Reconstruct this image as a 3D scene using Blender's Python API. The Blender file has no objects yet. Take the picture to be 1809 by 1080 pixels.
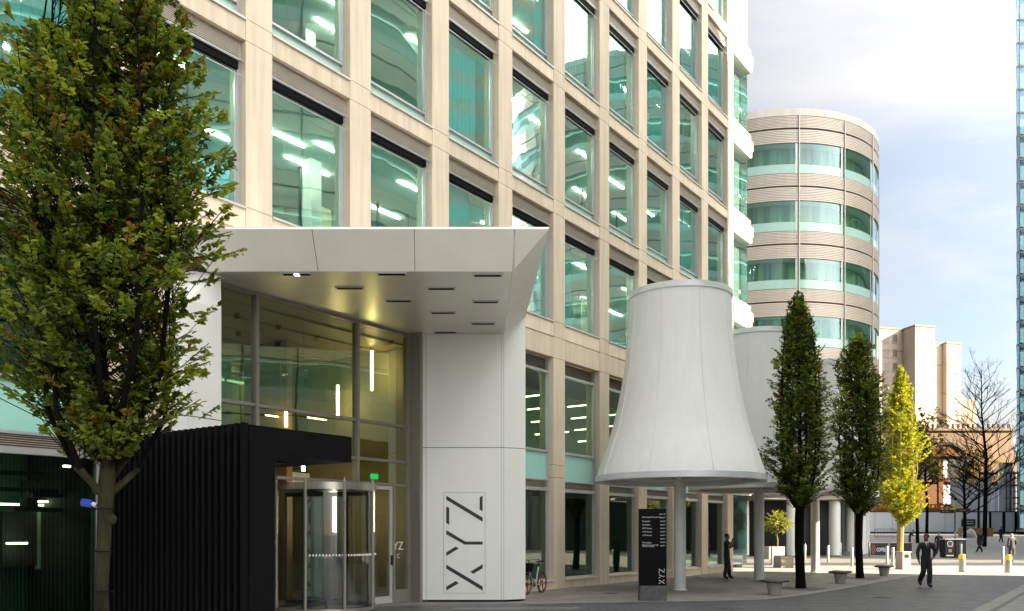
import bpy, bmesh, math, random
from mathutils import Vector, Matrix
random.seed(7)
R = math.radians
SC = bpy.context.scene
COL = SC.collection

# ------------------------------------------------------------------ survey helpers (photograph pixels -> metres)
F, CX, CY, EYE = 1500.0, 904.5, 940.0, 1.85
def W(px, py, Y):
    return Vector(((px-CX)*Y/F, Y, EYE+(CY-py)*Y/F))
def gz(y):
    return 0.0 if y < 64 else min((y-64)*0.0255, 1.95)
def G(px, py):
    lo, hi = 5.0, 160.0
    for _ in range(60):
        m = (lo+hi)/2
        if (EYE-gz(m))*F/m > py-CY: lo = m
        else: hi = m
    return Vector(((px-CX)*lo/F, lo, gz(lo)))
DX, DY = 0.58555, 0.81063          # direction of the long facade
OX, OY = -5.178, 18.34             # start of the first bay right of the tree
PITCH = 2.954
PIERW = 0.68
def FS(px, inw=0.0):
    k = (px-CX)/F
    return (k*(OY+inw*DX)-OX+inw*DY)/(DX-k*DY)
def FZ(px, py, inw=0.0):
    s = FS(px, inw); Y = OY+s*DY+inw*DX
    return EYE+(CY-py)*Y/F
def FW(s, inw, z):
    return Vector((OX+s*DX-inw*DY, OY+s*DY+inw*DX, z))

# ------------------------------------------------------------------ materials
def nodes_of(m):
    m.use_nodes = True
    nt = m.node_tree
    for n in list(nt.nodes): nt.nodes.remove(n)
    out = nt.nodes.new('ShaderNodeOutputMaterial')
    return nt, out
def mat(name, col, rough=0.6, metal=0.0, var=0.15, scale=3.0, bump=0.0, bscale=None, spec=0.5, stretch=None, coat=0.0):
    m = bpy.data.materials.new(name); nt, out = nodes_of(m); N = nt.nodes.new; L = nt.links.new
    p = N('ShaderNodeBsdfPrincipled')
    p.inputs['Roughness'].default_value = rough; p.inputs['Metallic'].default_value = metal
    p.inputs['Specular IOR Level'].default_value = spec
    p.inputs['Coat Weight'].default_value = coat
    tc = N('ShaderNodeTexCoord'); mp = N('ShaderNodeMapping'); L(tc.outputs['Object'], mp.inputs['Vector'])
    if stretch: mp.inputs['Scale'].default_value = stretch
    nz = N('ShaderNodeTexNoise'); nz.inputs['Scale'].default_value = scale; nz.inputs['Detail'].default_value = 6
    nz.inputs['Roughness'].default_value = 0.65
    L(mp.outputs['Vector'], nz.inputs['Vector'])
    cr = N('ShaderNodeValToRGB'); cr.color_ramp.elements[0].position = 0.3; cr.color_ramp.elements[1].position = 0.7
    c = Vector(col)
    cr.color_ramp.elements[0].color = (*(c*(1-var)), 1); cr.color_ramp.elements[1].color = (*(c*(1+var*0.6)), 1)
    L(nz.outputs['Fac'], cr.inputs['Fac']); L(cr.outputs['Color'], p.inputs['Base Color'])
    if bump > 0:
        n2 = N('ShaderNodeTexNoise'); n2.inputs['Scale'].default_value = bscale or scale*8; n2.inputs['Detail'].default_value = 4
        L(mp.outputs['Vector'], n2.inputs['Vector'])
        b = N('ShaderNodeBump'); b.inputs['Strength'].default_value = bump; b.inputs['Distance'].default_value = 0.02
        L(n2.outputs['Fac'], b.inputs['Height']); L(b.outputs['Normal'], p.inputs['Normal'])
    L(p.outputs['BSDF'], out.inputs['Surface'])
    return m
def emit(name, col, strength):
    m = bpy.data.materials.new(name); nt, out = nodes_of(m)
    e = nt.nodes.new('ShaderNodeEmission'); e.inputs['Color'].default_value = (*col, 1); e.inputs['Strength'].default_value = strength
    nt.links.new(e.outputs['Emission'], out.inputs['Surface']); return m
def glass(name, tint, refl=0.25, wav=0.012, wscale=0.9, rcol=(1, 1, 1), boost=1.0):
    """thin coated pane: tinted see-through layer under a mirror layer that grows towards grazing angles"""
    m = bpy.data.materials.new(name); nt, out = nodes_of(m); N = nt.nodes.new; L = nt.links.new
    tr = N('ShaderNodeBsdfTransparent'); tr.inputs['Color'].default_value = (*tint, 1)
    gl = N('ShaderNodeBsdfGlossy'); gl.inputs['Roughness'].default_value = 0.0; gl.inputs['Color'].default_value = (*rcol, 1)
    fc = N('ShaderNodeLayerWeight'); fc.inputs['Blend'].default_value = .5       # Schlick term, the same from both sides of the pane
    lw = N('ShaderNodeMath'); lw.operation = 'POWER'; lw.inputs[1].default_value = 4.0; L(fc.outputs['Facing'], lw.inputs[0])
    ma = N('ShaderNodeMath'); ma.operation = 'MULTIPLY_ADD'; ma.inputs[1].default_value = boost; ma.inputs[2].default_value = refl; ma.use_clamp = True
    L(lw.outputs[0], ma.inputs[0])
    if wav > 0:
        tc = N('ShaderNodeTexCoord'); nz = N('ShaderNodeTexNoise'); nz.inputs['Scale'].default_value = wscale; nz.inputs['Detail'].default_value = 1.5
        oi = N('ShaderNodeObjectInfo'); ad = N('ShaderNodeVectorMath'); ad.operation = 'ADD'
        L(tc.outputs['Object'], ad.inputs[0]); L(oi.outputs['Location'], ad.inputs[1]); L(ad.outputs['Vector'], nz.inputs['Vector'])
        b = N('ShaderNodeBump'); b.inputs['Strength'].default_value = 1.0; b.inputs['Distance'].default_value = wav
        L(nz.outputs['Fac'], b.inputs['Height']); L(b.outputs['Normal'], gl.inputs['Normal'])
    mx = N('ShaderNodeMixShader'); L(ma.outputs[0], mx.inputs['Fac']); L(tr.outputs[0], mx.inputs[1]); L(gl.outputs[0], mx.inputs[2])
    L(mx.outputs[0], out.inputs['Surface']); return m
def leafmat(name, col, trans=0.35):
    m = bpy.data.materials.new(name); nt, out = nodes_of(m); N = nt.nodes.new; L = nt.links.new
    d = N('ShaderNodeBsdfPrincipled'); d.inputs['Roughness'].default_value = 0.45; d.inputs['Specular IOR Level'].default_value = 0.35
    tc = N('ShaderNodeTexCoord'); nz = N('ShaderNodeTexNoise'); nz.inputs['Scale'].default_value = 9; L(tc.outputs['Object'], nz.inputs['Vector'])
    cr = N('ShaderNodeValToRGB'); c = Vector(col)
    cr.color_ramp.elements[0].color = (*(c*0.75), 1); cr.color_ramp.elements[1].color = (*(c*1.25), 1)
    cr.color_ramp.elements[0].position = .35; cr.color_ramp.elements[1].position = .65
    L(nz.outputs['Fac'], cr.inputs['Fac']); L(cr.outputs['Color'], d.inputs['Base Color'])
    t = N('ShaderNodeBsdfTranslucent'); t.inputs['Color'].default_value = (min(c[0]*2.2, 1), min(c[1]*2.2, 1), c[2]*1.2, 1)
    mx = N('ShaderNodeMixShader'); mx.inputs['Fac'].default_value = trans
    L(d.outputs[0], mx.inputs[1]); L(t.outputs[0], mx.inputs[2]); L(mx.outputs[0], out.inputs['Surface']); return m
def paving(name, c1, c2, mortar, bw, bh, scale=1.0, rot=0.0, rough=0.6, msize=0.012, stain=0.25, offset=0.5):
    m = bpy.data.materials.new(name); nt, out = nodes_of(m); N = nt.nodes.new; L = nt.links.new
    p = N('ShaderNodeBsdfPrincipled'); p.inputs['Specular IOR Level'].default_value = 0.4
    tc = N('ShaderNodeTexCoord'); mp = N('ShaderNodeMapping'); mp.inputs['Rotation'].default_value = (0, 0, rot); L(tc.outputs['Object'], mp.inputs['Vector'])
    br = N('ShaderNodeTexBrick'); br.inputs['Scale'].default_value = scale; br.inputs['Color1'].default_value = (*c1, 1); br.inputs['Color2'].default_value = (*c2, 1)
    br.inputs['Mortar'].default_value = (*mortar, 1); br.inputs['Mortar Size'].default_value = msize; br.inputs['Brick Width'].default_value = bw; br.inputs['Row Height'].default_value = bh
    br.offset = offset
    L(mp.outputs['Vector'], br.inputs['Vector'])
    nz = N('ShaderNodeTexNoise'); nz.inputs['Scale'].default_value = 0.7; nz.inputs['Detail'].default_value = 8; nz.inputs['Roughness'].default_value = 0.7; L(tc.outputs['Object'], nz.inputs['Vector'])
    cr = N('ShaderNodeValToRGB'); cr.color_ramp.elements[0].position = .3; cr.color_ramp.elements[1].position = .7
    v = 1-stain; cr.color_ramp.elements[0].color = (v, v, v, 1); cr.color_ramp.elements[1].color = (1.0, 1.0, 1.0, 1)
    L(nz.outputs['Fac'], cr.inputs['Fac'])
    mx = N('ShaderNodeMix'); mx.data_type = 'RGBA'; mx.blend_type = 'MULTIPLY'; mx.inputs['Factor'].default_value = 1
    L(br.outputs['Color'], mx.inputs['A']); L(cr.outputs['Color'], mx.inputs['B']); L(mx.outputs['Result'], p.inputs['Base Color'])
    n3 = N('ShaderNodeTexNoise'); n3.inputs['Scale'].default_value = 2.2; n3.inputs['Detail'].default_value = 5; L(tc.outputs['Object'], n3.inputs['Vector'])
    mr = N('ShaderNodeMapRange'); mr.inputs['To Min'].default_value = rough-0.14; mr.inputs['To Max'].default_value = rough+0.14; L(n3.outputs['Fac'], mr.inputs['Value']); L(mr.outputs[0], p.inputs['Roughness'])
    n4 = N('ShaderNodeTexNoise'); n4.inputs['Scale'].default_value = 60; L(tc.outputs['Object'], n4.inputs['Vector'])
    ms = N('ShaderNodeMath'); ms.operation = 'MULTIPLY_ADD'; ms.inputs[1].default_value = -1.5; L(br.outputs['Fac'], ms.inputs[0]); L(n4.outputs['Fac'], ms.inputs[2])
    b = N('ShaderNodeBump'); b.inputs['Strength'].default_value = 0.35; b.inputs['Distance'].default_value = 0.006; L(ms.outputs[0], b.inputs['Height']); L(b.outputs['Normal'], p.inputs['Normal'])
    L(p.outputs['BSDF'], out.inputs['Surface']); return m

M = {}
def stone_mat(name, col):
    """dressed stone: each panel its own tone, faint vertical weather streaks"""
    m = mat(name, col, .7, var=.06, scale=.8, bump=.12, bscale=40); nt = m.node_tree; N = nt.nodes.new; L = nt.links.new
    p = next(n for n in nt.nodes if n.type == 'BSDF_PRINCIPLED'); src = p.inputs['Base Color'].links[0].from_socket
    oi = N('ShaderNodeObjectInfo'); tc = N('ShaderNodeTexCoord')
    ad = N('ShaderNodeVectorMath'); ad.operation = 'ADD'; L(tc.outputs['Object'], ad.inputs[0]); L(oi.outputs['Location'], ad.inputs[1])
    mp = N('ShaderNodeMapping'); mp.inputs['Scale'].default_value = (1, 1, .06); L(ad.outputs[0], mp.inputs[0])
    nz = N('ShaderNodeTexNoise'); nz.inputs['Scale'].default_value = 7; nz.inputs['Detail'].default_value = 5; L(mp.outputs[0], nz.inputs[0])
    mr = N('ShaderNodeMapRange'); mr.inputs['From Min'].default_value = .35; mr.inputs['From Max'].default_value = .75; mr.inputs['To Min'].default_value = 1.03; mr.inputs['To Max'].default_value = .82; L(nz.outputs['Fac'], mr.inputs[0])
    m2 = N('ShaderNodeMapRange'); m2.inputs['To Min'].default_value = .90; m2.inputs['To Max'].default_value = 1.06; L(oi.outputs['Random'], m2.inputs[0])
    mu = N('ShaderNodeMath'); mu.operation = 'MULTIPLY'; L(mr.outputs[0], mu.inputs[0]); L(m2.outputs[0], mu.inputs[1])
    sc = N('ShaderNodeVectorMath'); sc.operation = 'SCALE'; L(src, sc.inputs[0]); L(mu.outputs[0], sc.inputs['Scale']); L(sc.outputs[0], p.inputs['Base Color'])
    return m
M['stone'] = stone_mat('facade_stone', (.70, .585, .452))
M['joint'] = mat('dark_joint', (.10, .085, .07), .9)
M['alu'] = mat('grey_aluminium', (.52, .53, .54), .38, .55, var=.06)
M['alu_pale'] = mat('pale_aluminium', (.62, .60, .57), .42, .35, var=.06)
M['alu_dark'] = mat('dark_aluminium', (.03, .038, .04), .35, .3)
M['louver'] = mat('bronze_grey_louver', (.46, .40, .33), .5, .15, var=.08)
M['glass'] = glass('teal_window_glass', (.64, .90, .91), .21, .0045, .7, (.82, .99, 1.0), 1.1)
M['glass_ground'] = glass('green_shop_glass', (.50, .68, .60), .07, .003, .6, (.95, 1, .97), 1.0)
M['glass_lobby'] = glass('lobby_glass', (.74, .80, .60), .13, .004, .7, (.95, 1, .97), 0.9)
M['glass_door'] = glass('clear_door_glass', (.80, .86, .84), .08, .0, .7)
M['mint'] = mat('mint_back_painted_glass', (.34, .66, .58), .12, var=.06, scale=2, coat=.6)
M['mint_band'] = mat('mint_band_glass', (.34, .52, .47), .12, var=.06, scale=2, coat=.4)
M['glass_corner'] = glass('sun_paled_corner_glass', (.80, .95, .92), .26, .004, .7, (.9, 1, 1), 1.1)  # window glass tinted paler to carry the sun shining through the corner
M['mint_pale'] = mat('pale_mint_spandrel_glass', (.46, .66, .60), .1, var=.06, scale=2, coat=.6)
M['white_panel'] = mat('white_metal_cladding', (.78, .78, .755), .42, .1, var=.05, scale=1.2, stretch=(1, 1, .3))
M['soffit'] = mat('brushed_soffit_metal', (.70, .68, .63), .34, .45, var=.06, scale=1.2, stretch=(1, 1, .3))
M['fascia'] = mat('bounce_brightened_fascia', (.90, .875, .83), .4, .0, var=.05, scale=1.2, stretch=(1, 1, .3))  # cladding white lightened for bounce light, put into the colour
M['black'] = mat('black_metal', (.008, .009, .011), .4, .0, var=.2, spec=.3)
M['black_matt'] = mat('black_paint', (.003, .003, .004), .6, var=.2, spec=.10)
M['bronze'] = mat('bronze_grey_frame', (.27, .25, .22), .45, .3, var=.06)
M['strip_dim'] = emit('dim_strip_light', (1, .78, .5), 3.5)
M['added_glow'] = emit('added_glow_line', (1, .92, .74), .45)
M['bar_light'] = emit('thin_warm_bar_light', (1, .78, .45), 3.0)
M['int_teal'] = mat('teal_grey_partition', (.12, .21, .185), .7, var=.4, scale=.8)
M['ink'] = mat('black_lettering', (.02, .02, .02), .5)
M['steel'] = mat('brushed_steel', (.45, .43, .39), .3, .8, var=.08)
M['white'] = mat('white_paint', (.78, .78, .76), .5, var=.05)
M['fabric'] = mat('white_membrane', (.72, .725, .715), .55, var=.045, scale=5, bump=.05, bscale=6, stretch=(1, 1, .07))
M['fabric_rim'] = mat('membrane_rim_metal', (.66, .68, .69), .4, .3, var=.08, scale=2)
M['column'] = mat('pale_painted_column', (.60, .61, .58), .45, var=.05)
M['concrete'] = mat('concrete', (.36, .34, .31), .8, var=.22, scale=4, bump=.3)
M['stone_dark'] = mat('dark_granite', (.085, .082, .08), .5, var=.45, scale=7, bump=.15)
M['int_wall'] = mat('office_wall', (.58, .64, .60), .8, var=.12, scale=.5)
M['int_ceiling'] = mat('office_ceiling', (.74, .74, .70), .8, var=.05)
M['int_floor'] = mat('office_carpet', (.16, .17, .17), .9)
M['int_blue'] = mat('blue_office_screen', (.06, .25, .38), .6, var=.2)
M['int_cream'] = mat('cream_office_board', (.70, .60, .40), .7, var=.1)
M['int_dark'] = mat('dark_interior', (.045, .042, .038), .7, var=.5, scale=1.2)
M['lobby_wall'] = mat('lobby_wall', (.18, .165, .085), .6, var=.2, scale=.6)
M['lobby_ceiling'] = mat('lobby_ceiling', (.25, .22, .12), .5, var=.1)
M['wood'] = mat('warm_wood', (.30, .17, .07), .5, var=.3, scale=2, stretch=(1, 1, .1))
M['blind'] = mat('pale_roller_blind', (.66, .72, .62), .8, var=.06)
M['strip'] = emit('office_strip_light', (1, .78, .54), 24.0)
M['lamp_warm'] = emit('warm_tube_light', (1, .72, .40), 12.0)
M['lamp_small'] = emit('warm_downlight', (1, .74, .38), 7.0)
M['exit_green'] = emit('green_exit_light', (.05, .9, .35), .25)
M['bark'] = mat('grey_bark', (.085, .072, .055), .85, var=.45, scale=6, bump=.8, bscale=22, stretch=(1, 1, .35), spec=.12)
M['bark_moss'] = mat('mossy_bark', (.030, .028, .014), .85, var=.75, scale=4, bump=1.0, bscale=22, stretch=(1, 1, .35), spec=.12)
M['bark_dark'] = mat('near_black_bark', (.006, .005, .004), .85, var=.4, scale=6, bump=.5, spec=.06)  # near-black bark of limbs, twigs and the darker trunks
M['skin'] = mat('skin', (.42, .24, .17), .5, var=.06)
M['skin_dark'] = mat('brown_skin', (.17, .095, .065), .5, var=.06)
M['cloth_black'] = mat('black_cloth', (.012, .012, .015), .85, var=.3, scale=8)
M['cloth_navy'] = mat('navy_cloth', (.012, .015, .030), .85, var=.3, scale=8)
M['cloth_grey'] = mat('grey_suit_cloth', (.05, .045, .042), .85, var=.25, scale=20)
M['cloth_white'] = mat('white_shirt', (.70, .72, .76), .8)
M['hair'] = mat('dark_hair', (.012, .009, .007), .6)
M['red'] = mat('red_paint', (.22, .02, .015), .4)
M['tyre'] = mat('black_rubber', (.015, .015, .015), .7)
M['yellow'] = mat('yellow_reflective_band', (.80, .55, .02), .5)

# ------------------------------------------------------------------ mesh builder
class MB:
    def __init__(s): s.v = []; s.f = []; s.m = []; s.cur = 0
    def mi(s, i): s.cur = i; return s
    def face(s, idx): s.f.append(tuple(idx)); s.m.append(s.cur)
    def poly(s, pts):
        b = len(s.v); s.v += [Vector(p) for p in pts]; s.face(range(b, b+len(pts))); return s
    def box(s, x0, x1, y0, y1, z0, z1):
        b = len(s.v)
        s.v += [Vector(p) for p in ((x0,y0,z0),(x1,y0,z0),(x1,y1,z0),(x0,y1,z0),(x0,y0,z1),(x1,y0,z1),(x1,y1,z1),(x0,y1,z1))]
        for q in ((0,3,2,1),(4,5,6,7),(0,1,5,4),(1,2,6,5),(2,3,7,6),(3,0,4,7)): s.face(b+i for i in q)
        return s
    def prism(s, pts, z0, z1):
        """pts counter-clockwise (x,y)"""
        n = len(pts); b = len(s.v)
        s.v += [Vector((p[0], p[1], z0)) for p in pts]+[Vector((p[0], p[1], z1)) for p in pts]
        s.face(range(b+n-1, b-1, -1)); s.face(range(b+n, b+2*n))
        for i in range(n):
            j = (i+1) % n; s.face((b+i, b+j, b+n+j, b+n+i))
        return s
    def hull(s, bot, top):
        """two matching loops (counter-clockwise seen from above)"""
        n = len(bot); b = len(s.v)
        s.v += [Vector(p) for p in bot]+[Vector(p) for p in top]
        s.face(range(b+n-1, b-1, -1)); s.face(range(b+n, b+2*n))
        for i in range(n):
            j = (i+1) % n; s.face((b+i, b+j, b+n+j, b+n+i))
        return s
    def tube(s, pts, rad, n=8, cap=True):
        pts = [Vector(p) for p in pts]
        if not isinstance(rad, (list, tuple)): rad = [rad]*len(pts)
        rings = []; up = None
        for i, p in enumerate(pts):
            t = (pts[min(i+1, len(pts)-1)]-pts[max(i-1, 0)])
            if t.length < 1e-9: t = Vector((0, 0, 1))
            t.normalize()
            if up is None: up = Vector((1, 0, 0)) if abs(t.x) < .8 else Vector((0, 1, 0))
            a = t.cross(up)
            if a.length < 1e-6: a = t.orthogonal()
            a.normalize(); c = t.cross(a)
            b = len(s.v)
            for k in range(n):
                q = 2*math.pi*k/n; s.v.append(p+(a*math.cos(q)+c*math.sin(q))*rad[i])
            rings.append(b)
        for i in range(len(rings)-1):
            for k in range(n):
                j = (k+1) % n; s.face((rings[i]+k, rings[i]+j, rings[i+1]+j, rings[i+1]+k))
        if cap:
            s.face(range(rings[0]+n-1, rings[0]-1, -1)); s.face(range(rings[-1], rings[-1]+n))
        return s
    def lathe(s, prof, n=48, c=(0, 0), a0=0.0, a1=2*math.pi, closed=True):
        rings = []
        cnt = n if closed else n+1
        for (r, z) in prof:
            b = len(s.v); rings.append(b)
            for k in range(cnt):
                q = a0+(a1-a0)*k/n; s.v.append(Vector((c[0]+r*math.cos(q), c[1]+r*math.sin(q), z)))
        for i in range(len(rings)-1):
            for k in range(n):
                j = (k+1) % cnt; s.face((rings[i]+k, rings[i]+j, rings[i+1]+j, rings[i+1]+k))
        return s
    def sphere(s, c, r, n=10, sx=1, sy=1, sz=1):
        c = Vector(c); m = n//2+1; b0 = len(s.v)
        for i in range(m+1):
            t = math.pi*i/m
            for k in range(n):
                q = 2*math.pi*k/n
                s.v.append(c+Vector((r*sx*math.sin(t)*math.cos(q), r*sy*math.sin(t)*math.sin(q), -r*sz*math.cos(t))))
        for i in range(m):
            for k in range(n):
                j = (k+1) % n; s.face((b0+i*n+k, b0+i*n+j, b0+(i+1)*n+j, b0+(i+1)*n+k))
        return s
    def build(s, name, mats, parent=None, smooth=False, world=False, loc=None, bevel=0.0):
        me = bpy.data.meshes.new(name)
        vs = s.v
        if world and parent is not None:
            inv = wmat(parent).inverted(); vs = [inv @ v for v in vs]
        if loc is not None and parent is None:
            lv = Vector(loc); vs = [v-lv for v in vs]
        me.from_pydata([tuple(v) for v in vs], [], s.f)
        if not isinstance(mats, (list, tuple)): mats = [mats]
        for q in mats: me.materials.append(M[q] if isinstance(q, str) else q)
        me.polygons.foreach_set('material_index', s.m)
        if smooth is True: me.polygons.foreach_set('use_smooth', [True]*len(s.f))
        me.update()
        o = bpy.data.objects.new(name, me); COL.objects.link(o)
        if parent is not None: o.parent = parent
        if loc is not None and parent is None: o.location = loc
        if bevel > 0:
            bv = o.modifiers.new('bevel', 'BEVEL'); bv.width = bevel; bv.segments = 2; bv.limit_method = 'ANGLE'; bv.angle_limit = R(40)
        if smooth == 'auto':
            me.polygons.foreach_set('use_smooth', [True]*len(s.f))
            try:
                me.set_sharp_from_angle(angle=R(35))
            except Exception: pass
        return o
def wmat(o):
    m = o.matrix_basis.copy()
    while o.parent is not None:
        o = o.parent; m = o.matrix_basis @ m
    return m
def tag(o, label=None, cat=None, group=None, kind=None):
    if label: o['label'] = label
    if cat: o['category'] = cat
    if group: o['group'] = group
    if kind: o['kind'] = kind
    return o
def thing(name, label, cat, loc=(0, 0, 0), rotz=0.0, group=None):
    o = bpy.data.objects.new(name, None); COL.objects.link(o); o.empty_display_size = .3
    o.location = loc; o.rotation_euler = (0, 0, rotz)
    return tag(o, label, cat, group)
def kids(o): return [c for c in COL.objects if c.parent is o]
def copy_tree(o, parent=None):
    c = o.copy(); COL.objects.link(c); c.parent = parent
    for ch in kids(o): copy_tree(ch, c)
    return c
def text_mesh(txt, size, name, m, parent=None, align='LEFT', extrude=.004, spacing=1.0):
    cu = bpy.data.curves.new(name, 'FONT'); cu.body = txt; cu.size = size; cu.align_x = align; cu.extrude = extrude; cu.space_character = spacing
    cu.resolution_u = 3
    t = bpy.data.objects.new(name, cu); COL.objects.link(t)
    dg = bpy.context.evaluated_depsgraph_get(); dg.update()
    me = bpy.data.meshes.new_from_object(t.evaluated_get(dg))
    bpy.data.objects.remove(t); me.name = name; me.materials.clear(); me.materials.append(M[m])
    o = bpy.data.objects.new(name, me); COL.objects.link(o); o.parent = parent
    return o
# ------------------------------------------------------------------ camera, sun, sky
cam = bpy.data.cameras.new('camera'); co = bpy.data.objects.new('camera', cam); COL.objects.link(co)
cam.sensor_width = 36; cam.lens = 36*F/1809; cam.shift_y = 400/1809.0; cam.clip_end = 3000; cam.clip_start = .1
co.location = (0, 0, EYE); co.rotation_euler = (R(90), 0, 0); SC.camera = co
SUN_EL = R(24); SUN_AZ = math.atan2(-.325, .945)        # bearing of the sun in the ground plane
sdir = Vector((math.cos(SUN_EL)*math.cos(SUN_AZ), math.cos(SUN_EL)*math.sin(SUN_AZ), math.sin(SUN_EL)))
sl = bpy.data.lights.new('sun', 'SUN'); sl.energy = 5.0; sl.angle = R(.53); sl.color = (1, .83, .62)
so = bpy.data.objects.new('sun', sl); COL.objects.link(so); so.rotation_euler = (-sdir).to_track_quat('-Z', 'Y').to_euler(); so.location = (60, -30, 60)
wd = bpy.data.worlds.new('World'); SC.world = wd; wd.use_nodes = True
nt = wd.node_tree
for n in list(nt.nodes): nt.nodes.remove(n)
N = nt.nodes.new; L = nt.links.new
wo = N('ShaderNodeOutputWorld')
sk = N('ShaderNodeTexSky'); sk.sky_type = 'NISHITA'; sk.sun_disc = False; sk.sun_elevation = SUN_EL
sk.sun_rotation = math.atan2(sdir.x, sdir.y); sk.air_density = 1.0; sk.dust_density = .3; sk.ozone_density = 1.0
b1 = N('ShaderNodeBackground'); b1.inputs['Strength'].default_value = .05; L(sk.outputs['Color'], b1.inputs['Color'])
tc = N('ShaderNodeTexCoord'); sep = N('ShaderNodeSeparateXYZ'); L(tc.outputs['Generated'], sep.inputs[0])
mz = N('ShaderNodeMath'); mz.operation = 'MAXIMUM'; mz.inputs[1].default_value = 0.0; L(sep.outputs['Z'], mz.inputs[0])
az = N('ShaderNodeMath'); az.operation = 'ADD'; az.inputs[1].default_value = .22; L(mz.outputs[0], az.inputs[0])
cx_ = N('ShaderNodeMath'); cx_.operation = 'DIVIDE'; L(sep.outputs['X'], cx_.inputs[0]); L(az.outputs[0], cx_.inputs[1])
cy_ = N('ShaderNodeMath'); cy_.operation = 'DIVIDE'; L(sep.outputs['Y'], cy_.inputs[0]); L(az.outputs[0], cy_.inputs[1])
cmb = N('ShaderNodeCombineXYZ'); L(cx_.outputs[0], cmb.inputs[0]); L(cy_.outputs[0], cmb.inputs[1])
mp = N('ShaderNodeMapping'); mp.inputs['Location'].default_value = (3.1, 1.7, 0); mp.inputs['Scale'].default_value = (1.0, 1.25, 1); mp.inputs['Rotation'].default_value = (0, 0, R(-18)); L(cmb.outputs[0], mp.inputs[0])
nz = N('ShaderNodeTexNoise'); nz.inputs['Scale'].default_value = .85; nz.inputs['Detail'].default_value = 9; nz.inputs['Roughness'].default_value = .58; nz.inputs['Distortion'].default_value = .35; L(mp.outputs[0], nz.inputs[0])
cr = N('ShaderNodeValToRGB'); cr.color_ramp.elements[0].position = .44; cr.color_ramp.elements[1].position = .66; cr.color_ramp.elements[0].color = (.36, .36, .36, 1); L(nz.outputs['Fac'], cr.inputs[0])
# clouds brighten towards a glow added on the sun side to light the facade
dt = N('ShaderNodeVectorMath'); dt.operation = 'DOT_PRODUCT'; L(tc.outputs['Generated'], dt.inputs[0]); dt.inputs[1].default_value = tuple(Vector((sdir.x, sdir.y, .75)).normalized())
mx0 = N('ShaderNodeMath'); mx0.operation = 'MAXIMUM'; mx0.inputs[1].default_value = 0; L(dt.outputs['Value'], mx0.inputs[0])
pw = N('ShaderNodeMath'); pw.operation = 'POWER'; pw.inputs[1].default_value = 3.0; L(mx0.outputs[0], pw.inputs[0])
st = N('ShaderNodeMath'); st.operation = 'MULTIPLY_ADD'; st.inputs[1].default_value = 2.75; st.inputs[2].default_value = .15; L(pw.outputs[0], st.inputs[0])
b2 = N('ShaderNodeBackground'); b2.inputs['Color'].default_value = (1.0, .955, .885, 1); L(st.outputs[0], b2.inputs['Strength'])
ms = N('ShaderNodeMixShader'); L(cr.outputs[0], ms.inputs[0]); L(b1.outputs[0], ms.inputs[1]); L(b2.outputs[0], ms.inputs[2])
L(ms.outputs[0], wo.inputs['Surface'])
SC.view_settings.view_transform = 'Standard'; SC.view_settings.look = 'None'; SC.view_settings.gamma = 1; SC.view_settings.exposure = 2.36
SC.cycles.use_denoising = True; SC.cycles.max_bounces = 10; SC.cycles.transparent_max_bounces = 24; SC.cycles.glossy_bounces = 5; SC.cycles.diffuse_bounces = 4
SC.cycles.sample_clamp_indirect = 6; SC.cycles.caustics_reflective = False; SC.cycles.caustics_refractive = False

# ------------------------------------------------------------------ ground
M['road'] = paving('block_paved_street', (.080, .083, .089), (.112, .115, .122), (.032, .032, .034), .42, .14, 1.0, R(4), .5, .016, .40)
M['pale'] = paving('pale_flagstones', (.195, .185, .168), (.25, .235, .215), (.09, .083, .075), .90, .60, 1.0, R(54.2), .6, .012, .38)
M['pale2'] = paving('pale_street_flags', (.20, .197, .19), (.245, .24, .23), (.11, .105, .10), .8, .4, 1.0, R(8), .6, .008, .22)
M['pale3'] = paving('sun_brightened_flags', (.34, .32, .29), (.40, .375, .34), (.2, .19, .17), .8, .5, 1.0, R(8), .6, .010, .30)
M['kerb'] = mat('kerb_granite', (.22, .215, .205), .65, var=.25, scale=6, bump=.15)
M['gutter'] = mat('dark_gutter_stone', (.10, .095, .09), .6, var=.3, scale=5, bump=.2)
M['white_line'] = mat('worn_white_line', (.45, .45, .44), .7, var=.4, scale=14)
mb = MB()
ys = [-400, -60, 0, 30, 64, 72, 80, 90, 100, 110, 120, 130, 140.3, 300, 1500]
xs = [-1500, -60, 0, 20, 60, 140, 1500]
for j, y in enumerate(ys):
    for x in xs: mb.v.append(Vector((x, y, gz(y))))
for j in range(len(ys)-1):
    for i in range(len(xs)-1):
        a = j*len(xs)+i; mb.face((a, a+1, a+1+len(xs), a+len(xs)))
tag(mb.build('ground', 'road'), kind='structure')
def sheet(name, pts, m, h):
    q = MB(); q.poly([(p[0], p[1], h+gz(p[1])) for p in pts]); return tag(q.build(name, m), kind='structure')
g = lambda x, y: G(x, y)
edge = [g(560, 1074), g(930, 1066.5), g(1120, 1063), g(1250, 1061), g(1340, 1059), g(1418, 1049.5), g(1475, 1041), g(1540, 1028.5), g(1605, 1017.5), g(1650, 1012), g(1720, 1008.5), g(1809, 1005.5), Vector((40, 43.5, 0))]
sheet('pavement', [Vector((-14, 17, 0))]+edge+[Vector((40, 62.5, 0)), Vector((-14, 62.5, 0))], 'pale', .004)
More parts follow.
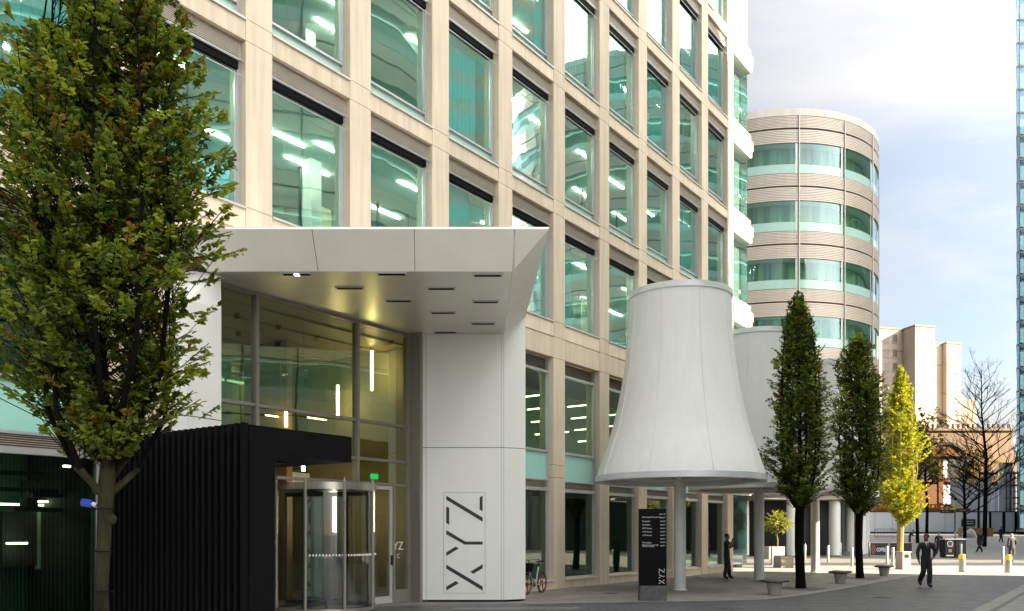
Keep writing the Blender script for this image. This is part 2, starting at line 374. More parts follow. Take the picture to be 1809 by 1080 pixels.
# darker granite edging along the pavement and the thin kerb line of the street beyond
q = MB()
for a, b in zip(edge[1:-1], edge[2:]):
    d = (b-a); n = Vector((d.y, -d.x, 0)).normalized()
    q.poly([a+n*.02+Vector((0, 0, .008)), a+n*.22+Vector((0, 0, .008)), b+n*.22+Vector((0, 0, .008)), b+n*.02+Vector((0, 0, .008))])
tag(q.build('pavement_edging', 'kerb'), kind='structure')
M['pale4'] = paving('bounce_forecourt_flags', (.46, .44, .405), (.52, .50, .46), (.3, .29, .27), .8, .5, 1.0, R(8), .6, .010, .22)
sheet('bounce_forecourt', [Vector((-16, -30, 0)), Vector((16, -30, 0)), Vector((14, 8, 0)), Vector((8, 17, 0)), Vector((2, 19.3, 0)), Vector((-16, 19.3, 0))], 'pale4', .0068)  # unseen pale ground added to bounce light up onto canopy and pillar
sheet('sun_streak_paving', [Vector((8, 39.6, 0)), Vector((21, 35.3, 0)), Vector((46, 27.2, 0)), Vector((46, 46.0, 0)), Vector((8, 46.6, 0))], 'pale3', .0125)  # paler sheet along the sun streak; its sunlight is put into the colour
sheet('street_crossing', [Vector((8, 46.62, 0)), Vector((75, 45.1, 0)), Vector((75, 49.6, 0)), Vector((8, 50.2, 0))], 'road', .0165)
sheet('kerb_strip', [Vector((8, 50.2, 0)), Vector((75, 49.6, 0)), Vector((75, 50.0, 0)), Vector((8, 50.6, 0))], 'gutter', .0205)
sheet('plaza', [Vector((3, 62.5, 0)), Vector((120, 62.5, 0)), Vector((120, 64, 0)), Vector((3, 64, 0))], 'pale2', .006)
q = MB()
for a, b in ((64, 72), (72, 80), (80, 90), (90, 100), (100, 110), (110, 120), (120, 130)):
    q.poly([(-30, a, gz(a)+.006), (160, a, gz(a)+.006), (160, b, gz(b)+.006), (-30, b, gz(b)+.006)])
tag(q.build('plaza_slope', 'pale2'), kind='structure')
a0, a1 = G(1717, 1080), G(1809, 1033); b0, b1_ = G(1748, 1080), G(1809, 1046)
ext = lambda p, q_, t: p+(q_-p)*t
sheet('pale_band', [ext(a0, a1, -1.5), ext(b0, b1_, -1.5), ext(b0, b1_, 2.5), ext(a0, a1, 1.6)], 'pale2', .010)
sheet('right_pavement', [ext(b0, b1_, -1.5), Vector((60, -6, 0)), Vector((60, 33, 0)), ext(b0, b1_, 2.5)], 'pale2', .005)
gut = MB(); n = Vector((b1_.y-b0.y, b0.x-b1_.x, 0)).normalized()
e0, e1 = ext(b0, b1_, -1.5), ext(b0, b1_, 2.5)
gut.poly([e0+Vector((0,0,.014)), e0+n*.10+Vector((0,0,.014)), e1+n*.10+Vector((0,0,.014)), e1+Vector((0,0,.014))]); tag(gut.build('drain_line', 'gutter'), kind='structure')
l0, l1 = G(800, 1075), G(1024, 1074.4)
sheet('road_marking', [l0, l0+Vector((0, -.14, 0)), l1+Vector((0, -.14, 0)), l1], 'white_line', .008)

# ------------------------------------------------------------------ the long office building (built in its own frame: x along the facade, y inwards)
OB = thing('office_building', 'long beige stone office block with rows of tall teal windows and a white angular entrance', 'office building', (OX, OY, 0), math.atan2(DY, DX))
ROWS = [(8.66, 12.15), (12.62, 16.36), (16.84, 20.57), (21.03, 24.76), (25.2, 28.95)]
I0, I1 = -3, 9
def stack(mb, s0, s1, y0, y1, cuts, gap=.014, inset=.02):
    for a, b in zip(cuts[:-1], cuts[1:]): mb.mi(0).box(s0, s1, y0, y1, a+gap/2, b-gap/2)
    mb.mi(1).box(s0+inset, s1-inset, y0+inset, y1-inset, cuts[0]+.01, cuts[-1]-.01)
cutz = [0, 3.61, 4.02, 7.48, 8.16, 8.66]
for lo, hi in ROWS[:-1]: cutz += [hi, hi+.46]
cutz += [28.95, 30.3]
cutz = sorted(set(round(c, 3) for c in cutz))
protos = {}
def pier(i, zlow):
    key = zlow
    if key not in protos:
        mb = MB(); cs = [c for c in cutz if c > zlow+.05]; stack(mb, -PIERW, 0, 0, .55, [zlow]+cs)
        protos[key] = mb.build('pier', ['stone', 'joint'], OB); protos[key].location = (i*PITCH, 0, 0)
    else:
        o = protos[key].copy(); COL.objects.link(o); o.location = (i*PITCH, 0, 0)
for i in range(I0, I1+1): pier(i, 7.5 if i in (0, 1) else 0.0)
W0 = PITCH-PIERW                     # clear opening
sp = {}
def spandrel(i, z0, z1, sill=True):
    k = (round(z1-z0, 3), sill)
    if k not in sp:
        mb = MB(); h = z1-z0; mb.box(.008, W0-.008, .006, .34, .006, h-.05)
        mb.mi(1).box(-.0, W0, -.035, .30, h-.044, h) if sill else mb.box(.008, W0-.008, .03, .34, h-.05, h)
        sp[k] = mb.build('spandrel', ['stone', 'alu_pale'], OB); o = sp[k]
    else:
        o = sp[k].copy(); COL.objects.link(o)
    o.location = (i*PITCH, 0, z0)
for i in range(I0, I1):
    spandrel(i, 7.48, 8.16, False); spandrel(i, 8.16, 8.66)
    for lo, hi in ROWS: spandrel(i, hi, hi+.46 if hi < 28 else 30.3)
# --- a window: pane > frame, louver, ledge shadow box, spandrel strip
def make_window(h, transom):
    zl = h-.36                         # underside of the louver
    gb = .40 if transom else .04
    p = MB(); p.box(.05, W0-.07, .250, .262, gb, zl-.03)
    win = p.build('window', 'glass', OB)
    f = MB()
    f.box(0, .05, .20, .31, 0, h); f.box(W0-.07, W0, .20, .31, 0, h)                    # jambs
    f.box(W0-.10, W0-.07, .24, .29, 0, zl)
    f.box(.05, W0-.07, .21, .30, 0, .04)
    if transom: f.box(.05, W0-.07, .19, .30, .35, .40)
    f.box(.05, W0-.07, .12, .30, zl-.055, zl)                                             # ledge under the louver
    f.box(-.0, W0+.0, .052, .066, zl-.075, zl-.055); f.box(-.0, W0+.0, .052, .066, zl-.40, zl-.385)   # guide rails in front
    f.build('frame', 'alu', win)
    l = MB(); n = 9
    for k in range(n):
        z = zl+(.33)*(k+.5)/n
        l.hull([(.05, .10, z-.014), (W0-.07, .10, z-.014), (W0-.07, .15, z+.002), (.05, .15, z+.002)], [(.05, .10, z+.004), (W0-.07, .10, z+.004), (W0-.07, .15, z+.014), (.05, .15, z+.014)])
    l.box(.0, W0, .152, .17, zl, h)
    l.build('louver', ['louver', 'joint'], win)
    sh = MB(); sh.box(.05, W0-.07, .16, .246, zl-.22, zl-.06)
    sh.build('ledge_shadow_box', 'black_matt', win)  # black box standing in for the shadow under the ledge
    if transom:
        b = MB(); b.box(.05, W0-.07, .255, .268, .04, .35); b.build('lower_panel', 'mint_pale', win)
    return win
wp = {}
rnd = random.Random(11)
WINS = []
for r, (lo, hi) in enumerate(ROWS):
    for i in range(I0, I1):
        k = (r > 0)
        if k not in wp: wp[k] = make_window(3.49 if r == 0 else 3.735, r > 0); w = wp[k]
        else: w = copy_tree(wp[k], OB)
        w.location = (i*PITCH, 0, lo); WINS.append((r, i, w))
# --- ground floor windows
def make_shop_window():
    p = MB(); p.box(.05, W0-.07, .24, .252, .36, 3.17); win = p.build('shop_window', 'glass_ground', OB)
    u = MB(); u.box(.05, W0-.07, .24, .252, 4.50, 6.98); u.build('upper_pane', 'glass_ground', win)
    g_ = MB(); g_.box(.05, W0-.07, .235, .25, 3.55, 4.42); g_.build('mint_panel', 'mint', win)
    f = MB(); f.box(0, .05, .18, .32, .27, 7.48); f.box(W0-.07, W0, .18, .32, .27, 7.48); f.box(W0-.11, W0-.07, .22, .30, .27, 7.48)
    f.box(.05, W0-.07, .18, .30, .30, .36); f.box(.05, W0-.07, .14, .31, 3.17, 3.27); f.box(.05, W0-.07, .17, .30, 3.50, 3.55); f.box(.05, W0-.07, .17, .30, 4.42, 4.50); f.box(.05, W0-.07, .15, .30, 6.98, 7.05)
    f.build('frame', 'alu', win)
    l = MB()
    for z0, z1, n in ((3.27, 3.50, 6), (7.05, 7.46, 9)):
        for k in range(n):
            z = z0+(z1-z0)*(k+.5)/n
            l.mi(0).hull([(.05, .19, z-.013), (W0-.07, .19, z-.013), (W0-.07, .26, z+.011), (.05, .26, z+.011)], [(.05, .19, z-.005), (W0-.07, .19, z-.005), (W0-.07, .26, z+.019), (.05, .26, z+.019)])
        l.mi(1).box(.05, W0-.07, .275, .29, z0, z1)
    l.build('louver', ['louver', 'joint'], win)
    b = MB(); b.box(0, W0, .02, .34, 0.0, .262); b.box(0, W0, -.03, .34, .262, .30); b.build('stall_riser', 'stone', win)
    return win
w = make_shop_window(); w.location = (I0*PITCH, 0, 0); shop0 = w
for i in (-2, 2, 3, 4, 5, 6, 7, 8):
    w = copy_tree(shop0, OB); w.location = (i*PITCH, 0, 0)
mb = MB(); mb.box(-2.95, -2.45, .05, .5, 0, 7.47); mb.box(-2.45, -.68, .5, .7, 7.1, 7.47); mb.build('return_wall', 'stone', OB)
# --- glazed corner at the far end
c0 = I1*PITCH
mb = MB(); mb.box(c0+.02, c0+2.25, .16, .172, .3, 29.0); mb.box(c0+2.238, c0+2.25, .172, 9, .3, 29.0); mb.build('corner_glazing', 'glass_corner', OB)
for k, zb in enumerate([4.0]+[hi for lo, hi in ROWS]):
    q = MB(); q.box(c0+.006, c0+2.46, -.07, 9.4, zb, zb+.45); q.mi(1).box(c0+.006, c0+2.38, -.04, 9.3, zb-.30, zb-.02); q.mi(2).box(c0+.006, c0+2.33, -.01, 9.2, zb-.36, zb-.31)
    q.mi(1).box(c0+.006, c0+2.36, .02, 9.1, zb+.452, zb+.80)
    q.build('corner_band', ['stone', 'stone', 'alu_pale'], OB)
for lo, hi in ROWS:
    q = MB()
    for k in range(18): q.box(c0+.15+k*.11, c0+.25+k*.11, .5+.012*(k % 2), .512+.012*(k % 2), lo+.4, hi-.4)
    q.build('blind', 'blind', OB)  # pale slats added to brighten the corner glazing
# --- slabs, ceilings and rooms behind the glass
SL, SR = I0*PITCH-1, c0+2.1
rooms = [(.02, 7.3)]+[(lo-.02, hi-.05) for lo, hi in ROWS]
for k, (zf, zc) in enumerate(rooms):
    if k == 0: continue
    q = MB(); q.box(SL, SR, .36, 8.6, zf-.36, zf); q.build('floor_slab', 'int_floor', OB)
    q = MB(); q.box(SL, SR, .45, 8.6, zc-.34, zc-.28); q.build('ceiling', 'int_ceiling', OB)
    q = MB(); q.box(SL, SR, 7.2, 7.4, zf, zc-.35)
    for s in [SL+1.3+2.954*j for j in range(13)]:
        q.mi(1).box(s, s+.08, 7.1, 7.19, zf, zc-.36)
    q.build('back_wall', ['int_wall', 'int_dark'], OB)
q = MB(); q.box(SL, SR, 8.62, 9.0, 0, 30); q.box(SL-.4, SL, .3, 9, 0, 30); q.box(SL-.4, SR+.3, .3, 9.3, 30.31, 30.7); q.build('core_wall', 'stone', OB)
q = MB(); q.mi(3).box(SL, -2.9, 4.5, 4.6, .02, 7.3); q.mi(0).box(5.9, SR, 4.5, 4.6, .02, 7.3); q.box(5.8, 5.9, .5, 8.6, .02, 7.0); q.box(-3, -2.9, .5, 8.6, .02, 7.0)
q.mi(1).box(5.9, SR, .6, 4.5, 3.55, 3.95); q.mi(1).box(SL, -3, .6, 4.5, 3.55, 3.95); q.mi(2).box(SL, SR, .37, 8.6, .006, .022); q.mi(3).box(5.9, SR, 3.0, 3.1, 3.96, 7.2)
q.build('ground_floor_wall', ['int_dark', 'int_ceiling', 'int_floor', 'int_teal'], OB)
# strip lights on the office ceilings
st0 = None
for r, (lo, hi) in enumerate(ROWS):
    for i in range(I0, I1):
        for kk in range(1+(rnd.random() < .6)):
            if st0 is None:
                b = MB(); b.box(-.75, .75, -.03, .03, -.03, 0); st0 = b.build('ceiling_light', 'strip', OB); o = st0
            else: o = st0.copy(); COL.objects.link(o)
            o.location = (i*PITCH+.5+rnd.random()*1.5, 1.2+kk*1.6+rnd.random()*1.0, hi-.05-.345)
bar0 = None
for i in range(2, 8):                       # light bars running into the double-height ground floor, seen as thin warm lines
    for kk in range(4):
        if bar0 is None: b = MB(); b.box(-.03, .03, -.7, .7, -.02, .02); bar0 = b.build('ceiling_light', 'bar_light', OB); o = bar0
        else: o = bar0.copy(); COL.objects.link(o)
        o.location = (i*PITCH+.9+.25*kk, 1.6, 6.62-kk*.42)
# pale blinds drawn part of the way in some rooms
for r, i, w in WINS:
    if rnd.random() < .55:
        b = MB(); x = .08; xe = .5+rnd.random()*1.6; x0 = 0 if rnd.random() < .5 else W0-.1-xe
        n = int(xe/.09)
        for k in range(n):
            b.box(x0+.08+k*.09, x0+.08+k*.09+.085, .36+.012*(k % 2), .372+.012*(k % 2), .05, 3.0)
        b.build('blind', 'blind', w)

# desks, screens and boards that show behind the panes
for r, i, w in WINS:
    lo, hi = ROWS[r]
    b = MB(); x = i*PITCH+rnd.uniform(-.2, 1.4); yy = rnd.uniform(1.6, 4.5)
    kind = rnd.random()
    if kind < .4:
        b.mi(0).box(x, x+rnd.uniform(.8, 1.8), yy, yy+.05, lo, lo+rnd.uniform(1.3, 3.0))
    elif kind < .7:
        b.mi(1).box(x, x+rnd.uniform(.8, 1.6), yy, yy+.05, lo+.9, lo+2.2); b.mi(3).box(x-.05, x+1.3, yy-.5, yy-.02, lo, lo+.75)
    else:
        b.mi(2).box(x, x+.35, yy, yy+.35, lo, hi-.4); b.mi(1).box(x+.6, x+1.6, yy+1, yy+1.05, lo+1.2, lo+2.4)
    b.build('office_furniture', ['int_blue', 'int_cream', 'int_ceiling', 'int_dark'], OB)
    b = MB()
    for q in range(2): b.box(i*PITCH+.5+q*1.3, i*PITCH+.56+q*1.3, 3.2, 3.26, lo, hi-.4)
    b.build('partition_post', 'int_dark', OB) if rnd.random() < .5 else None
# ------------------------------------------------------------------ entrance: lobby glazing, canopy, white pillars (still the same building)
LI = .45
lx = [-1.72, FS(451, LI), FS(629, LI), 4.72]
zt1, zt2, zt3 = FZ(632, 743, LI), FZ(632, 810, LI), FZ(690, 857, LI)
doorL, doorR = FS(652, LI), FS(692, LI)
lg = MB()
zz = [.12, zt2, zt1, 7.08]
for a, b in ((lx[0], lx[1]), (lx[1], lx[2])): 
    for z0, z1 in ((zt2+.04, zt1-.03), (zt1+.04, 7.0)): lg.box(a+.04, b-.04, LI, LI+.012, z0, z1)
lg.box(lx[2]+.04, lx[3]-.04, LI, LI+.012, zt1+.04, 7.0); lg.box(lx[2]+.04, lx[3]-.04, LI, LI+.012, zt2+.04, zt1-.03); lg.box(lx[2]+.04, lx[3]-.04, LI, LI+.012, zt3+.04, zt2-.03)
lg.box(doorR+.05, lx[3]-.04, LI, LI+.012, .35, zt3-.03); lg.box(lx[0]+.04, FS(487, LI), LI, LI+.012, .1, zt2-.03)
lob = lg.build('lobby_glazing', 'glass_lobby', OB)
f = MB()
for s in lx: f.box(s-.04, s+.04, LI-.09, LI+.09, .0 if s in (lx[0], lx[3]) else (zt2 if s == lx[1] else zt3-.03), 7.08)
for z in (zt2, zt1): f.box(lx[0]+.041, lx[3]-.041, LI-.06, LI+.06, z-.03, z+.04)
f.box(lx[0]+.04, lx[3]-.04, LI-.07, LI+.07, 7.0, 7.078)
f.box(FS(487, LI), lx[3]-.041, LI-.055, LI+.055, zt3-.03, zt3+.04)
f.box(doorL-.05, doorL, LI-.07, LI+.07, 0, zt3-.031); f.box(doorR, doorR+.05, LI-.07, LI+.07, 0, zt3-.031)
f.box(doorR+.051, lx[3]-.041, LI-.08, LI+.08, 0, .35)
f.box(lx[3]+.041, 4.86, .02, LI+.09, 0, 7.078)
f.build('lobby_frame', 'bronze', lob)
d = MB(); d.box(doorL+.09, doorR-.09, LI+.0, LI+.012, .2, zt3-.13); door = d.build('side_door', 'glass_door', OB)
d = MB(); d.box(doorL+.004, doorL+.09, LI-.03, LI+.04, .02, zt3-.035); d.box(doorR-.09, doorR-.004, LI-.03, LI+.04, .02, zt3-.035); d.box(doorL+.091, doorR-.091, LI-.03, LI+.04, .02, .2); d.box(doorL+.091, doorR-.091, LI-.03, LI+.04, zt3-.13, zt3-.035)
d.build('door_frame', 'alu_pale', door)
d = MB(); d.box(doorR-.07, doorR-.03, LI-.08, LI-.03, 1.0, 1.25); d.tube([(doorL+.14, LI-.07, .7), (doorL+.14, LI-.07, 1.5)], .014); d.build('door_handle', 'black', door)
zd = FZ(700, 968, LI)
t1 = text_mesh('YZ', .30, 'door_lettering', 'white', lob, extrude=.001); t1.rotation_euler = (R(90), 0, 0); t1.location = (FS(694.5, LI), LI-.008, zd-.05)
t1 = text_mesh('E C', .17, 'door_lettering', 'white', lob, extrude=.001); t1.rotation_euler = (R(90), 0, 0); t1.location = (FS(694.5, LI), LI-.008, zd-.27)
# lobby interior
q = MB(); q.mi(5).box(-2.89, 5.79, 8.2, 8.4, 3.66, 7.0); q.mi(0).box(-2.89, 5.79, 8.2, 8.4, .03, 3.65); q.box(-2.89, -2.8, .6, 8.2, .03, 7.0); q.box(5.7, 5.79, .6, 8.2, .03, 7.0)
q.mi(1).box(-2.79, 5.69, .6, 8.19, 7.02, 7.1); q.mi(2).box(-2.79, 5.69, 5.4, 8.19, 3.35, 3.65)
q.mi(3).box(-2.79, 2.2, 7.6, 8.1, .03, 3.3); q.mi(3).box(3.0, 3.2, 3.2, 5.0, .03, 7.0)
for k in range(9): q.mi(4).box(-2.6+k*.92, -2.6+k*.92+.05, 7.0, 7.08, 3.66, 7.0)
for k in range(6): q.mi(1).box(-2.7, 5.6, 1.2+k*1.1, 1.24+k*1.1, 6.97, 7.01)
q.build('lobby_interior', ['lobby_wall', 'lobby_ceiling', 'int_ceiling', 'wood', 'alu_pale', 'int_wall'], OB)
for k in range(5):
    q = MB(); q.box(-2.4+k*1.6, -1.2+k*1.6, 7.5, 7.6, 6.5, 6.56); q.build('ceiling_light', 'added_glow', OB)  # glowing strips added to light the upper back wall
q = MB(); q.box(-2.79, 5.69, 5.42, 5.44, 3.66, 6.6); q.build('lobby_inner_screen', 'glass', OB)
q = MB(); q.box(-1.0, 1.6, 5.6, 6.3, .03, 1.1); q.box(-1.1, 1.7, 5.5, 6.4, 1.1, 1.15); tag(q.build('reception_desk', 'int_dark', None), 'dark reception desk standing at the back of the entrance lobby', 'desk')
o = bpy.data.objects['reception_desk']; o.matrix_basis = OB.matrix_basis.copy()
# canopy
TL, T_ = Vector((-6.62, 16.34, 7.68)), Vector((.713, 16.34, 7.68))
BL, S_ = Vector((-6.11, 17.05, 7.08)), Vector((.0055, 17.05, 7.08))
PP, PL = Vector((-.217, 22.40, 7.08)), Vector((-2.38, 22.40, 7.08))
QQ = Vector((.36, 22.70, 7.60))
BLi, PLi = FW(-1.75, .52, 7.08), FW(4.9, .52, 7.08)
can = MB()
nf = (S_-BL).cross(TL-BL).normalized()
back = Vector((0, .03, .035))
def lerp(a, b, t): return a+(b-a)*t
cutsT = [(297-CX)*16.34/F, (551-CX)*16.34/F, (732-CX)*16.34/F, (909-CX)*16.34/F, T_.x]
cutsB = [(367-CX)*17.05/F, (562-CX)*17.05/F, (733-CX)*17.05/F, (908-CX)*17.05/F, S_.x]
cutsB[0] = BL.x; cutsT[0] = TL.x
for a in range(4):
    g0 = .006
    l_, r_ = (g0 if a else 0), (g0 if a < 3 else 0)
    if a == 3:
        can.mi(0).poly([(cutsB[3]+l_, 17.05, 7.08), (S_.x, 17.05, 7.08), (T_.x, 16.34, 7.68), (cutsT[3]+l_, 16.34, 7.68)])
    else:
        can.mi(0).poly([(cutsB[a]+l_, 17.05, 7.08), (cutsB[a+1]-r_, 17.05, 7.08), (cutsT[a+1]-r_, 16.34, 7.68), (cutsT[a]+l_, 16.34, 7.68)])
can.mi(2).poly([BL+back, S_+back+Vector((-.05, 0, 0)), T_+back+Vector((-.08, 0, 0)), TL+back])
sm0, sm1 = lerp(S_, PP, .62), lerp(T_, QQ, .62)
ofs = (QQ-T_).normalized()*.006
can.mi(0).poly([S_, sm0-ofs, sm1-ofs, T_]); can.poly([sm0+ofs, PP, QQ, sm1+ofs])
sb = (PP-S_).cross(T_-S_).normalized()*-.02
can.mi(2).poly([S_+sb, PP+sb, QQ+sb, T_+sb])
FQ = FW(6.6, -.0, 7.60); FT = FW(-2.47, 0, 7.68)
lip = Vector((0, 0, .045))
can.mi(0).poly([TL, T_, T_+lip+Vector((0,.02,0)), TL+lip]); can.poly([T_, QQ, QQ+lip, T_+lip+Vector((0,.02,0))])
can.poly([TL+lip, T_+lip+Vector((0,.02,0)), QQ+lip, FQ+lip+Vector((0,0,.05)), FT+lip]); 
# soffit in strips with fine joints
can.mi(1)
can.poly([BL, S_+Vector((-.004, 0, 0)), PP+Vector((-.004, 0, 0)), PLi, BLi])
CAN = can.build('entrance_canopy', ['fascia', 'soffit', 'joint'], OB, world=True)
SLOTS = [(524, 483.3, 1), (692, 483, 0), (861.6, 485.3, 0), (618, 508, 0), (779.6, 508.8, 0), (704, 530.6, 0), (857.7, 532.5, 0), (782.6, 551.6, 0), (853.4, 571, 0), (786.5, 586.4, 0)]
for px, py, lit in SLOTS:
    Y = (7.08-EYE)*F/(CY-py); X = (px-CX)*Y/F
    q = MB(); q.mi(0).box(X-.31, X+.31, Y-.085, Y+.085, 7.055, 7.079); q.mi(1).box(X-.27, X+.27, Y-.06, Y+.06, 7.050, 7.056)
    if lit: q.mi(2).box(X-.04, X+.05, Y-.05, Y+.05, 7.043, 7.0505)
    q.build('downlight', ['alu', 'black_matt', 'lamp_small'], CAN, world=True)
# right-hand pillar in panels: plan runs from the facade line, parallel to the street, then chamfers back
zj = 4.075
pl = MB()
cols = [(-2.38, (753-CX)*22.4/F), ((753-CX)*22.4/F, (885.6-CX)*22.4/F), ((885.6-CX)*22.4/F, -.217)]
for x0, x1 in cols:
    for z0, z1 in ((.06, zj-.008), (zj+.008, 7.078)):
        pl.mi(0).poly([(x0+.003, 22.4, z0), (x1-.003, 22.4, z0), (x1-.003, 22.4, z1), (x0+.003, 22.4, z1)])
back_r = Vector((.34, 27.2, 0))
for z0, z1, z1b in ((.06, zj-.008, zj-.008), (zj+.008, 7.078, 7.59)):
    pl.mi(0).poly([(-.214, 22.4, z0), (.36, 22.7, z0), (.36, 22.7, z1b), (-.214, 22.4, z1)])
    pl.poly([(.36, 22.7, z0), (back_r.x, back_r.y, z0), (back_r.x, back_r.y, z1b), (.36, 22.7, z1b)])
pl.mi(1).hull([(-2.36, 22.42, .04), (-.22, 22.42, .04), (.335, 22.71, .04), (.31, 27.1, .04), (-2.2, 23.4, .04)], [(-2.36, 22.42, 7.07), (-.22, 22.42, 7.07), (.335, 22.71, 7.57), (.31, 27.1, 7.57), (-2.2, 23.4, 7.07)])
pl.mi(2).prism([(-2.25, 22.55), (-.22, 22.55), (.22, 22.8), (.22, 27), (-2.1, 23.5)], 0.006, .05)
PIL = pl.build('entrance_pillar', ['white_panel', 'joint', 'black_matt'], OB, world=True)
def sg(cx, cy, dy=-.004): v = W(450+cx/3.0, 720+cy/3.0, 22.4); v.y += dy; return v
STROKES = {'letter_z': [[(1015,468),(1015,489),(1208,606),(1208,584)], [(1192,477),(1208,467),(1208,551),(1192,541)], [(1015,523),(1031,533),(1031,622),(1015,613)]],
           'letter_y': [[(1015,650),(1015,672),(1112,727),(1208,727),(1208,711),(1116,711)], [(1015,768),(1015,788),(1082,747),(1065,737)]],
           'letter_x': [[(1015,833),(1015,854),(1208,971),(1208,949)], [(1208,831),(1208,853),(1158,882),(1142,871)], [(1015,950),(1015,971),(1082,931),(1065,920)]]}
for nm, polys in STROKES.items():
    q = MB()
    for P_ in polys:
        fr = [sg(x, y, -.006) for x, y in P_]; bk = [sg(x, y, -.001) for x, y in P_]
        q.poly(fr)
        for a in range(len(fr)):
            b = (a+1) % len(fr); q.poly([fr[a], bk[a], bk[b], fr[b]])
    q.build(nm, 'ink', PIL, world=True)
q = MB()
a, b = sg(1000, 450), sg(1222, 985)
for x0, x1, z0, z1 in ((a.x, b.x, a.z-.006, a.z), (a.x, b.x, b.z, b.z+.006), (a.x, a.x+.006, b.z+.006, a.z-.006), (b.x-.006, b.x, b.z+.006, a.z-.006)):
    q.box(x0, x1, 22.396, 22.399, z0, z1)
q.build('sign_border', 'alu_dark', PIL, world=True)
# left-hand pillar
pl = MB()
A, B, C = Vector((-6.54, 16.22, 0)), Vector((-6.22, 16.22, 0)), Vector((-5.81, 16.97, 0))
C2, A2 = FW(-1.70, .5, 0), FW(-2.6, .5, 0)
up = lambda v, z: Vector((v.x, v.y, z))
base = [A, B, C, C2, A2]
pl.mi(0).prism(base, .05, zj-.01); pl.mi(1).prism([lerp(p, (A+C2)/2, .03) for p in base], zj-.02, zj+.02)
pl.mi(0).hull([up(p, zj+.01) for p in base], [up(p, 6.3) for p in base])
top = [Vector((-6.66, 17.0, 7.07)), Vector((-6.35, 17.0, 7.07)), Vector((-5.92, 17.25, 7.07)), up(C2, 7.07), up(A2, 7.07)]
pl.hull([up(p, 6.301) for p in base], top)
pl.build('entrance_pillar', ['white_panel', 'joint'], OB, world=True)
# ------------------------------------------------------------------ buildings round about
M['band'] = mat('beige_metal_band', (.54, .48, .42), .5, .25, var=.06, scale=1)
M['cap'] = mat('stained_parapet', (.58, .55, .50), .7, var=.14, scale=2, stretch=(1, 1, .2))
M['glass_round'] = glass('round_tower_glass', (.50, .80, .74), .10, .004, .5, (.72, .95, 1), .9)
M['curtain'] = mat('curtains', (.36, .42, .24), .85, var=.8, scale=1.6, stretch=(1, 1, .02))
M['tower_con'] = mat('weathered_pale_concrete', (.40, .335, .265), .85, var=.22, scale=.22, stretch=(1, 1, .3))
M['tower_win'] = mat('small_dark_window', (.16, .13, .11), .3)
M['brick'] = mat('orange_brick', (.20, .085, .03), .85, var=.3, scale=.9)
M['brick_pale'] = mat('pale_sandstone', (.27, .19, .12), .85, var=.25, scale=.6)
M['hoard'] = mat('white_hoarding_board', (.80, .87, .95), .5, var=.06, scale=.5)
M['cabin'] = mat('orange_timber', (.50, .19, .02), .7, var=.3, scale=3)
M['glass_blue'] = glass('blue_tower_glass', (.70, .82, .90), .10, .004, .4, (.6, .78, .90), .5)
M['rust'] = mat('dark_scaffold_steel', (.06, .045, .035), .7)

M['mint_cream'] = mat('cream_mint_panel', (.66, .70, .56), .4, var=.12, scale=.5)
def capsule(C, C2, r, off=0.0, n=40):
    u = Vector((C2[0]-C[0], C2[1]-C[1])).normalized(); a0 = math.atan2(u.y, u.x)
    pts = []
    for c, st_ in ((C, a0+math.pi/2), (C2, a0-math.pi/2)):
        for k in range(n+1):
            q = st_+math.pi*k/n; pts.append((c[0]+(r+off)*math.cos(q), c[1]+(r+off)*math.sin(q)))
    return pts
def arcpts(C, r, d0, d1, n):
    """d in degrees, 0 = towards the camera (-Y), positive to the right"""
    return [(C[0]+r*math.sin(R(d0+(d1-d0)*k/n)), C[1]-r*math.cos(R(d0+(d1-d0)*k/n))) for k in range(n+1)]
def shell(mb, loops, closed=True):
    n = len(loops[0][0]); rows = []
    for pts, z in loops:
        b = len(mb.v); rows.append(b); mb.v += [Vector((p[0], p[1], z)) for p in pts]
    for a, b in zip(rows[:-1], rows[1:]):
        for i in range(n if closed else n-1):
            j = (i+1) % n; mb.face((a+i, a+j, b+j, b+i))
def banded(mb, f, z0, z1, slats, d=.05):
    loops = [(f(-.3), z0), (f(0), z0)]
    for k in range(slats):
        a = z0+(z1-z0)*k/slats; b = z0+(z1-z0)*(k+1)/slats
        loops += [(f(0), a+.004), (f(0), b-.035), (f(-d), b-.03), (f(-d), b-.004)]
    loops += [(f(0), z1), (f(-.3), z1)]
    shell(mb, loops)
